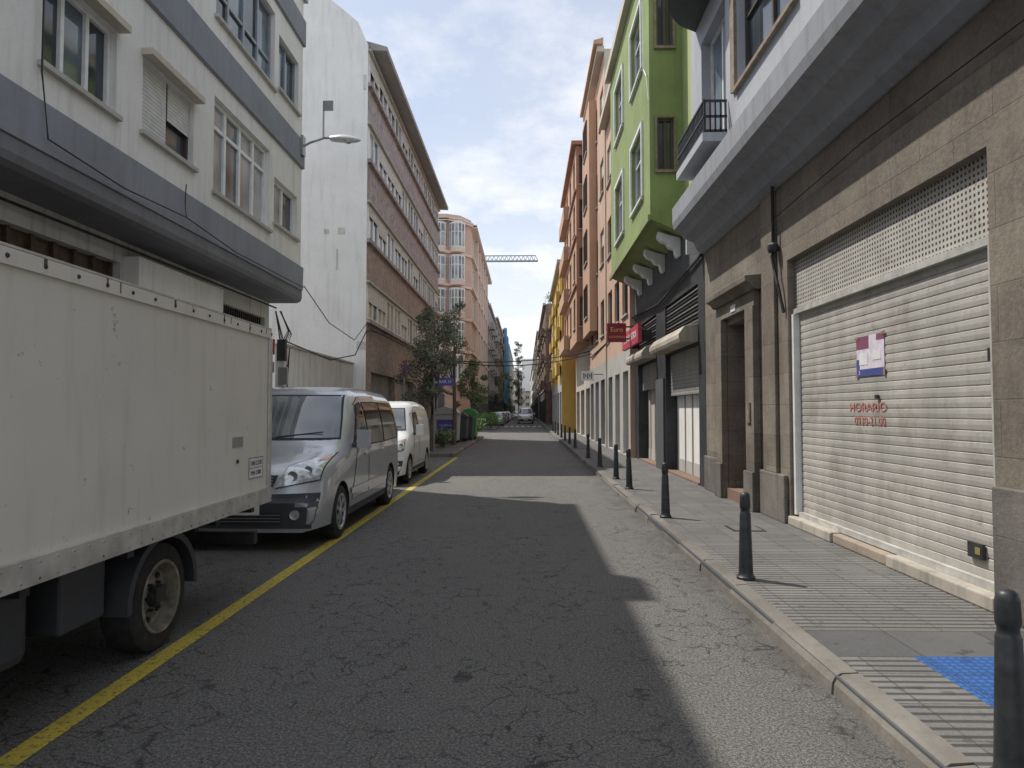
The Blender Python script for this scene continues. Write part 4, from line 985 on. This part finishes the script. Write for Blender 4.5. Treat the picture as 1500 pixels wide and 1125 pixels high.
def inset(q,d):
    cx=sum(p[0] for p in q)/4; cy=sum(p[1] for p in q)/4
    return [(p[0]-math.copysign(d,p[0]-cx),p[1]-math.copysign(d,p[1]-cy)) for p in q]
def vehicle(name,label,cat,su,paint,wy,wr,loc,rotz,wins,doors,group=None,lamp=None,mir=(1.35,1.1),detail=True,wsh=None,bump_=None,grille=None):
    root=thing(name,label,cat,(0,0,0),group)
    b=su.body(paint); cut=MB(); cut.mats=[M[paint],M['black']]
    for y in wy:
        for sg in (-1,1):
            x0,x1=sg*(su.W/2-.30),sg*(su.W/2+.2)
            cut.lathe((0,y,wr),[(wr*1.14,x0),(wr*1.14,x1)],'X',32,'black')
    bo=b.obj('body',root,smooth=True); co=cut.obj('cutter')
    md=bo.modifiers.new('b','BOOLEAN'); md.operation='DIFFERENCE'; md.object=co; md.solver='EXACT'
    bpy.context.view_layer.update()
    dg=bpy.context.evaluated_depsgraph_get(); me=bpy.data.meshes.new_from_object(bo.evaluated_get(dg))
    bo.modifiers.clear(); bo.data=me; bpy.data.objects.remove(co)
    try: me.set_sharp_from_angle(angle=math.radians(35))
    except Exception: pass
    for y in wy:
        for sg in (-1,1):
            wheel(root,sg*(su.W/2-.115),y,wr,.2,sg)
    for q in doors:
        for sg in (-1,1):
            mb=MB(); su.side(mb,q,'seam',.003,sg); su.side(mb,inset(q,.008),paint,.006,sg)
            d=mb.obj('door',root,smooth=True)
            if detail:
                mb=MB(); yh=q[1][0]-.24; zh=.97
                x=su.sideX(yh,zh); mb.box(sg*(x+.008),sg*(x+.035),yh,yh+.17,zh,zh+.035,paint); h=mb.obj('handle',root,bevel=.006); h.parent=d; h.matrix_parent_inverse=Matrix.Identity(4)
    for q in wins:
        for sg in (-1,1):
            mb=MB(); su.side(mb,q,'seam',.009,sg); su.side(mb,inset(q,.018),'tint',.012,sg); mb.obj('side_window',root,smooth=True)
    if wsh:
        mb=MB(); su.front(mb,wsh,'seam',.006,16,12); su.front(mb,inset(wsh,.022),'cglass',.010,16,12); mb.obj('windscreen',root,smooth=True)
        for x0,x1 in ((-.6,-.05),(.05,.62)):
            mb=MB(); z0=wsh[0][1]+.03; mb.tube([(x0,su.frontY(x0,z0)-.03,z0+.01),(x1,su.frontY(x1,z0+.05)-.03,z0+.07)],.008,5,'black'); mb.obj('wiper',root)
    if bump_:
        mb=MB()
        for q in bump_: su.front(mb,q,'plastic',.012,24,8)
        mb.obj('bumper',root,smooth=True)
    if grille:
        for q in grille:
            mb=MB(); su.front(mb,q,'black',.015,16,4)
            zc0,zc1=q[0][1],q[2][1]
            for k in range(1,4):
                z=zc0+(zc1-zc0)*k/4; su.front(mb,[(q[0][0],z-.006),(q[1][0],z-.006),(q[1][0],z+.006),(q[0][0],z+.006)],'metal',.024,12,1)
            mb.obj('grille',root,smooth=True)
    if lamp:
        for sg in (-1,1):
            q=[(sg*a,b_) for a,b_ in lamp]
            mb=MB(); su.front(mb,q,'seam',.010,14,10); su.front(mb,inset(q,.008),'lamp',.018,14,10)
            cxm=sum(p[0] for p in q)/4; czm=sum(p[1] for p in q)/4
            for dx,rr in ((-.08,.06),(.07,.05)):
                yy=su.frontY(cxm+sg*dx,czm+dx*.4); mb.lathe((cxm+sg*dx,yy-.030,czm+dx*.4),[(rr,0),(rr*.92,-.008),(rr*.8,-.002),(rr*.5,.004),(.001,.006)],'Y',18,'rims',cap=False)
            if detail:
                qa=[(q[3][0]*.25+q[2][0]*.75,q[2][1]-.085),(q[2][0]-sg*.02,q[2][1]-.07),(q[2][0]-sg*.02,q[2][1]-.015),(q[3][0]*.25+q[2][0]*.75,q[2][1]-.045)]
                su.front(mb,qa,'amber',.024,4,3)
            mb.obj('headlight',root,smooth=True)
            mb=MB(); zz=su.H*.5; x=su.hw(su.L)*sg
            mb.box(x*.86,x*1.005,su.L-.06,su.L+.012,zz-.05,zz+.30,'redlamp'); mb.obj('tail_light',root,bevel=.01)
    for sg in (-1,1):
        my,mz=mir; x=su.sideX(my,mz)*sg
        mb=MB(); mb.box(x-sg*.01,x+sg*.10,my-.02,my+.05,mz-.0,mz+.06,'plastic'); mb.box(x+sg*.06,x+sg*.23,my-.04,my+.07,mz+.0,mz+.24,paint); mb.box(x+sg*.075,x+sg*.215,my+.072,my+.078,mz+.02,mz+.22,'cglass'); mb.obj('wing_mirror',root,bevel=.035)
    y=su.frontY(0,.47)-.03; mb=MB(); mb.box(-.26,.26,y,y+.012,.42,.53,'signwhite'); mb.obj('number_plate',root)
    if detail:
        for sg in (-1,1): mb=MB(); su.side(mb,[(wy[0]+wr*1.25,.50),(wy[1]-wr*1.25,.50),(wy[1]-wr*1.25,.58),(wy[0]+wr*1.25,.58)],paint,.016,sg,16,2); mb.obj('side_trim',root,smooth=True)
        for sg in (-1,1): mb=MB(); su.side(mb,[(wy[0]+wr*1.2,.235),(wy[1]-wr*1.2,.235),(wy[1]-wr*1.2,.33),(wy[0]+wr*1.2,.33)],'plastic',.006,sg,16,2); mb.obj('sill',root,smooth=True)
        mb=MB(); mb.box(-.45,.45,su.L-.01,su.L+.008,su.H*.6,su.H*.88,'cglass'); mb.obj('rear_window',root,bevel=.004)
    root.location=loc; root.rotation_euler=(0,0,rotz); return root

su=Surf(4.95,1.92,.24,[(0,.56),(.02,.72),(.05,.84),(.09,.92),(.15,.97),(.28,1.02),(.5,1.07),(.72,1.12),(.92,1.17),(1.04,1.24),(1.76,1.82),(1.95,1.90),(2.3,1.95),(3.2,1.97),(4.6,1.94),(4.85,1.89),(4.95,1.72)],H=1.95,n=7,kf=.24,a=.14)
v=vehicle('parked_van','silver passenger van with dark bumper parked beside yellow line','van',su,'silver',(.90,4.02),.335,(-3.27,7.84,0),0,
 wins=[[(1.54,1.13),(2.28,1.10),(2.28,1.73),(2.02,1.69)],[(2.36,1.10),(3.40,1.10),(3.40,1.74),(2.36,1.73)],[(3.45,1.10),(4.70,1.12),(4.60,1.73),(3.45,1.74)]],
 doors=[[(1.38,.42),(2.33,.42),(2.33,1.81),(1.98,1.70)] ,[(2.36,.42),(3.42,.42),(3.42,1.83),(2.36,1.81)]],
 lamp=[(.40,.70),(.87,.78),(.87,1.07),(.52,.96)],wsh=[(-.83,1.22),(.83,1.22),(.70,1.82),(-.70,1.82)],
 bump_=[[(-.85,.26),(.85,.26),(.88,.64),(-.88,.64)]],grille=[[(-.38,.72),(.38,.72),(.43,.85),(-.43,.85)],[(-.5,.30),(.5,.30),(.5,.44),(-.5,.44)]],mir=(1.50,1.10))
for sg in (-1,1):
    mb=MB(); y=su.frontY(sg*.66,.42); mb.lathe((sg*.66,y-.012,.42),[(.055,0),(.055,-.012),(.04,-.008),(.001,-.006)],'Y',16,'lamp',cap=False); o=mb.obj('fog_light'); o.parent=v
su2=Surf(4.1,1.74,.22,[(0,.45),(.03,.62),(.08,.74),(.15,.84),(.35,.98),(.75,1.10),(.85,1.15),(1.45,1.68),(1.6,1.77),(1.9,1.82),(3.0,1.84),(3.9,1.80),(4.1,1.65)],H=1.84,n=8)
vehicle('parked_van','small white panel van parked behind the silver van','van',su2,'white',(.75,3.35),.31,(-3.42,14.6,0),0,
 wins=[[(1.25,1.08),(1.95,1.08),(1.95,1.58),(1.62,1.55)]],doors=[[(1.1,.40),(2.0,.40),(2.0,1.70),(1.5,1.52)],[(2.04,.40),(2.9,.40),(2.9,1.70),(2.04,1.70)]],
 lamp=[(.48,.66),(.80,.74),(.78,.98),(.56,.90)],wsh=[(-.72,1.15),(.72,1.15),(.6,1.66),(-.6,1.66)],bump_=[[(-.76,.24),(.76,.24),(.80,.52),(-.80,.52)]],grille=[[(-.4,.58),(.4,.58),(.4,.70),(-.4,.70)]],mir=(1.25,1.04))
def hatch(label,paint,loc,rot,group):
    s3=Surf(4.0,1.72,.2,[(0,.45),(.03,.6),(.1,.72),(.5,.86),(.95,.93),(1.05,.97),(1.75,1.38),(2.0,1.44),(2.6,1.47),(3.3,1.42),(3.8,1.15),(4.0,.9)],H=1.47,n=6,belt=.85)
    return vehicle('parked_car' if group else 'car',label,'car',s3,paint,(.75,3.3),.3,loc,rot,wins=[[(1.45,.92),(2.1,.92),(2.1,1.33),(1.85,1.30)],[(2.18,.92),(3.2,.94),(2.95,1.33),(2.18,1.34)]],doors=[],
     lamp=[(.45,.58),(.76,.62),(.74,.78),(.5,.72)],wsh=[(-.66,.97),(.66,.97),(.55,1.36),(-.55,1.36)],bump_=[[(-.7,.24),(.7,.24),(.7,.36),(-.7,.36)]],grille=[[(-.36,.5),(.36,.5),(.36,.6),(-.36,.6)]],mir=(1.3,.9),detail=False,group=group)
g='cars parked along the kerb'
hatch('silver hatchback parked by the kerb','silver',(-3.2,73.5,0),0,g); hatch('dark hatchback parked by the kerb','cardark',(-3.2,79,0),0,g)
hatch('white hatchback parked by the kerb','white',(-3.2,85,0),0,g); hatch('blue grey hatchback parked by the kerb','carred',(-3.2,91,0),0,g); hatch('silver hatchback parked by the kerb','silver',(-3.2,97,0),0,g)
hatch('white hatchback parked by the kerb','white',(-3.2,110,0),0,g)
vehicle('van','pale van driving towards the crossing','van',Surf(4.95,1.92,.24,su.prof,H=1.94,n=8),'white',(.92,4.02),.335,(0.0,84,0),0,wins=[[(1.60,1.12),(2.28,1.10),(2.28,1.70),(2.05,1.66)]],doors=[],lamp=[(.50,.70),(.86,.78),(.82,1.0),(.55,.90)],wsh=[(-.80,1.22),(.80,1.22),(.66,1.80),(-.66,1.80)],bump_=[[(-.86,.26),(.86,.26),(.90,.60),(-.90,.60)]],detail=False)
hatch('dark hatchback following the pale van','cardark',(.5,106,0),0,None)
hatch('white hatchback further down the road','white',(-1.6,125,0),0,None)

# ---- truck
r=thing('box_truck','dirty white box truck with rusty rivets and dented side panel','truck',(-3.4,3.5,0))
xs=-2.35; yr=6.31; yf=1.7; T=2.35
mb=MB(); mb.box(-4.42,xs,yf,yr,.87,T-.04,'truck'); mb.obj('cargo_box',r,bevel=.012)
mb=MB(); mb.box(xs+.002,xs+.028,yf,yr+.01,.775,.905,'alu'); mb.box(xs+.004,xs+.016,yf,yr,T-.09,T-.012,'truck'); mb.box(-4.42,xs+.016,yf,yr,T-.009,T+.004,'alu')
mb.box(xs+.004,xs+.022,yr-.045,yr+.012,.908,T-.093,'alu'); mb.box(-4.4,xs,yr+.002,yr+.03,.78,.9,'alu'); mb.box(-4.4,xs,yf,yr,.80,.868,'darkmetal')
k=0; y=yf+.1
while y<yr:
    mb.lathe((xs+.028,y,.80),[(.008,0),(.005,.004)],'X',8,'rust' if k%4==0 else 'metal'); mb.lathe((xs+.028,y,.88),[(.007,0),(.005,.004)],'X',8,'metal')
    if k%2==0: mb.lathe((xs+.0165,y,T-.05),[(.013,0),(.010,.006)],'X',8,'darkmetal')
    if random.random()<.3:
        w_=random.uniform(.004,.012); mb.box(xs+.0165,xs+.0178,y-w_,y+w_,T-.06-random.uniform(0,.03),T-.013,'rust')
    y+=.125;k+=1
mb.obj('frame_rail',r)
B(r,'side_plate',xs+.0015,xs+.006,5.52,5.72,1.30,1.385,'metal',bevel=.002); B(r,'latch',xs+.0015,xs+.012,5.60,5.63,1.17,1.20,'darkmetal')
mb=MB(); mb.box(xs+.0015,xs+.003,5.86,6.16,1.02,1.19,'signwhite')
for a in ((5.855,5.86,1.015,1.195),(6.16,6.165,1.015,1.195),(5.86,6.16,1.015,1.02),(5.86,6.16,1.19,1.195),(5.86,6.16,1.103,1.107)): mb.box(xs+.0032,xs+.0045,*a,'txtk')
mb.obj('weight_label',r)
text('TARA 2.215K',.055,'txtk','posX',(xs+.004,6.01,1.145),'lettering',r,ext=.001,sx=.82); text('P.M.A 3.500K',.052,'txtk','posX',(xs+.004,6.01,1.062),'lettering',r,ext=.001,sx=.8)
B(r,'marker_lamp',xs-.05,xs+.024,yr+.03,yr+.06,2.12,2.26,'redlamp'); B(r,'hinge',xs-.02,xs+.03,yr+.013,yr+.035,1.95,2.05,'metal')
for x0 in (-4.38,-3.36): mb=MB(); mb.box(x0,x0+.98,yr+.003,yr+.03,.92,2.28,'truck'); mb.tube([(x0+.5,yr+.05,.9),(x0+.5,yr+.05,2.28)],.014,6,'metal'); mb.obj('rear_door',r)
mb=MB()
for x0 in (-3.85,-2.98): mb.box(x0,x0+.09,-.2,yr-.05,.58,.775,'darkmetal')
for y in (2.2,3.3,4.2,5.4,6.1): mb.box(-4.3,-2.42,y,y+.07,.70,.795,'darkmetal')
mb.box(-4.2,-2.45,4.60,4.72,.32,.42,'darkmetal'); mb.box(-4.25,-2.4,6.12,6.2,.42,.53,'darkmetal'); mb.box(-3.0,-2.92,6.1,6.18,.5,.7,'darkmetal'); mb.box(-3.85,-3.77,6.1,6.18,.5,.7,'darkmetal')
mb.obj('chassis',r)
B(r,'side_locker',-2.9,-2.5,3.72,4.12,.38,.74,'plastic',bevel=.02); B(r,'fuel_tank',-3.0,-2.5,2.6,3.5,.33,.74,'plastic',bevel=.06)
mb=MB(); n=14
for i in range(n):
    a0=math.pi*(-.02+1.04*i/n);a1=math.pi*(-.02+1.04*(i+1)/n); R=.45
    p=lambda a,x,R_=R:(x,4.66+R_*math.cos(a),.37+R_*math.sin(a)*.93)
    mb.poly([p(a0,-2.42),p(a1,-2.42),p(a1,-2.98),p(a0,-2.98)],'plastic'); mb.poly([p(a0,-2.42),p(a1,-2.42),p(a1,-2.42,R-.05),p(a0,-2.42,R-.05)],'plastic'); mb.poly([p(a0,-2.44,R-.012),p(a1,-2.44,R-.012),p(a1,-2.98,R-.012),p(a0,-2.98,R-.012)],'plastic')
mb.obj('mudguard',r,smooth=True)
for (y,s_,x) in ((4.66,1,-2.56),(4.66,-1,-4.2),(.35,1,-2.6),(.35,-1,-4.16)): wheel(r,x,y,.355,.22,s_,'rimc',True)
mb=MB(); prof=[(-.75,.45),(-.78,.9),(-.70,1.15),(-.25,1.95),(-.05,2.08),(1.45,2.12),(1.5,2.0),(1.5,.5),(.85,.5),(.75,.75),(.35,.85),(-.05,.75),(-.15,.45)]
mb.extr(prof,'X',-4.3,-2.5,'white'); mb.obj('cab',r,bevel=.03)
mb=MB(); mb.poly([(-2.495,-.45,1.25),(-2.495,.85,1.2),(-2.495,.85,1.9),(-2.495,-.15,1.9)],'cglass'); mb.obj('cab_window',r)
mb=MB(); mb.poly([(-4.15,-.705,1.2),(-2.65,-.705,1.2),(-2.7,-.30,1.92),(-4.1,-.30,1.92)],'cglass'); mb.obj('windscreen',r)
for x in (-4.1,-2.85): B(r,'headlight',x,x+.25,-.80,-.76,.72,.9,'lamp')

# ================= light, sky, camera
d=Vector((.53,-.35,-1)).normalized()
L=bpy.data.lights.new('sun','SUN'); L.energy=4.4; L.angle=math.radians(.55); L.color=(1,.95,.87)
lo=bpy.data.objects.new('sun',L); COL.objects.link(lo); lo.rotation_euler=d.to_track_quat('-Z','Y').to_euler(); lo.location=(-20,10,40)
w=bpy.data.worlds.new('World'); S.world=w; w.use_nodes=True; nt=w.node_tree
bg=nt.nodes['Background']; sk=nt.nodes.new('ShaderNodeTexSky'); sk.sky_type='NISHITA'; sk.sun_disc=False
sk.sun_elevation=math.radians(57.6); sk.sun_rotation=math.radians(-56.6); sk.air_density=1.0; sk.dust_density=1.0; sk.ozone_density=1.2
tc=nt.nodes.new('ShaderNodeTexCoord'); sp=nt.nodes.new('ShaderNodeSeparateXYZ'); nt.links.new(tc.outputs['Generated'],sp.inputs[0])
zz=math_(nt,'ADD',math_(nt,'MAXIMUM',sp.outputs[2],0),.18)
cb=nt.nodes.new('ShaderNodeCombineXYZ'); nt.links.new(math_(nt,'DIVIDE',sp.outputs[0],zz),cb.inputs[0]); nt.links.new(math_(nt,'DIVIDE',sp.outputs[1],zz),cb.inputs[1])
n1=noise(nt,cb.outputs[0],1.9,6,.62)
n2=noise(nt,cb.outputs[0],.5,2,.5)
f=math_(nt,'ADD',maprange(nt,n1,.46,.68,.38,.95),maprange(nt,n2,.45,.7,0,.25))
hz=maprange(nt,sp.outputs[2],0,.4,.4,.0)
f=math_(nt,'MINIMUM',math_(nt,'ADD',f,hz),.98)
col=mixc(nt,f,sk.outputs[0],(6.9,7.0,7.25))
nt.links.new(col,bg.inputs['Color']); bg.inputs['Strength'].default_value=.15
cam=bpy.data.cameras.new('camera'); cam.lens=24.35; cam.sensor_width=36; cam.clip_end=3000; cam.clip_start=.05
c=bpy.data.objects.new('camera',cam); COL.objects.link(c); c.location=(0,0,1.6); c.rotation_euler=(math.radians(92.2),0,math.radians(1.12)); S.camera=c
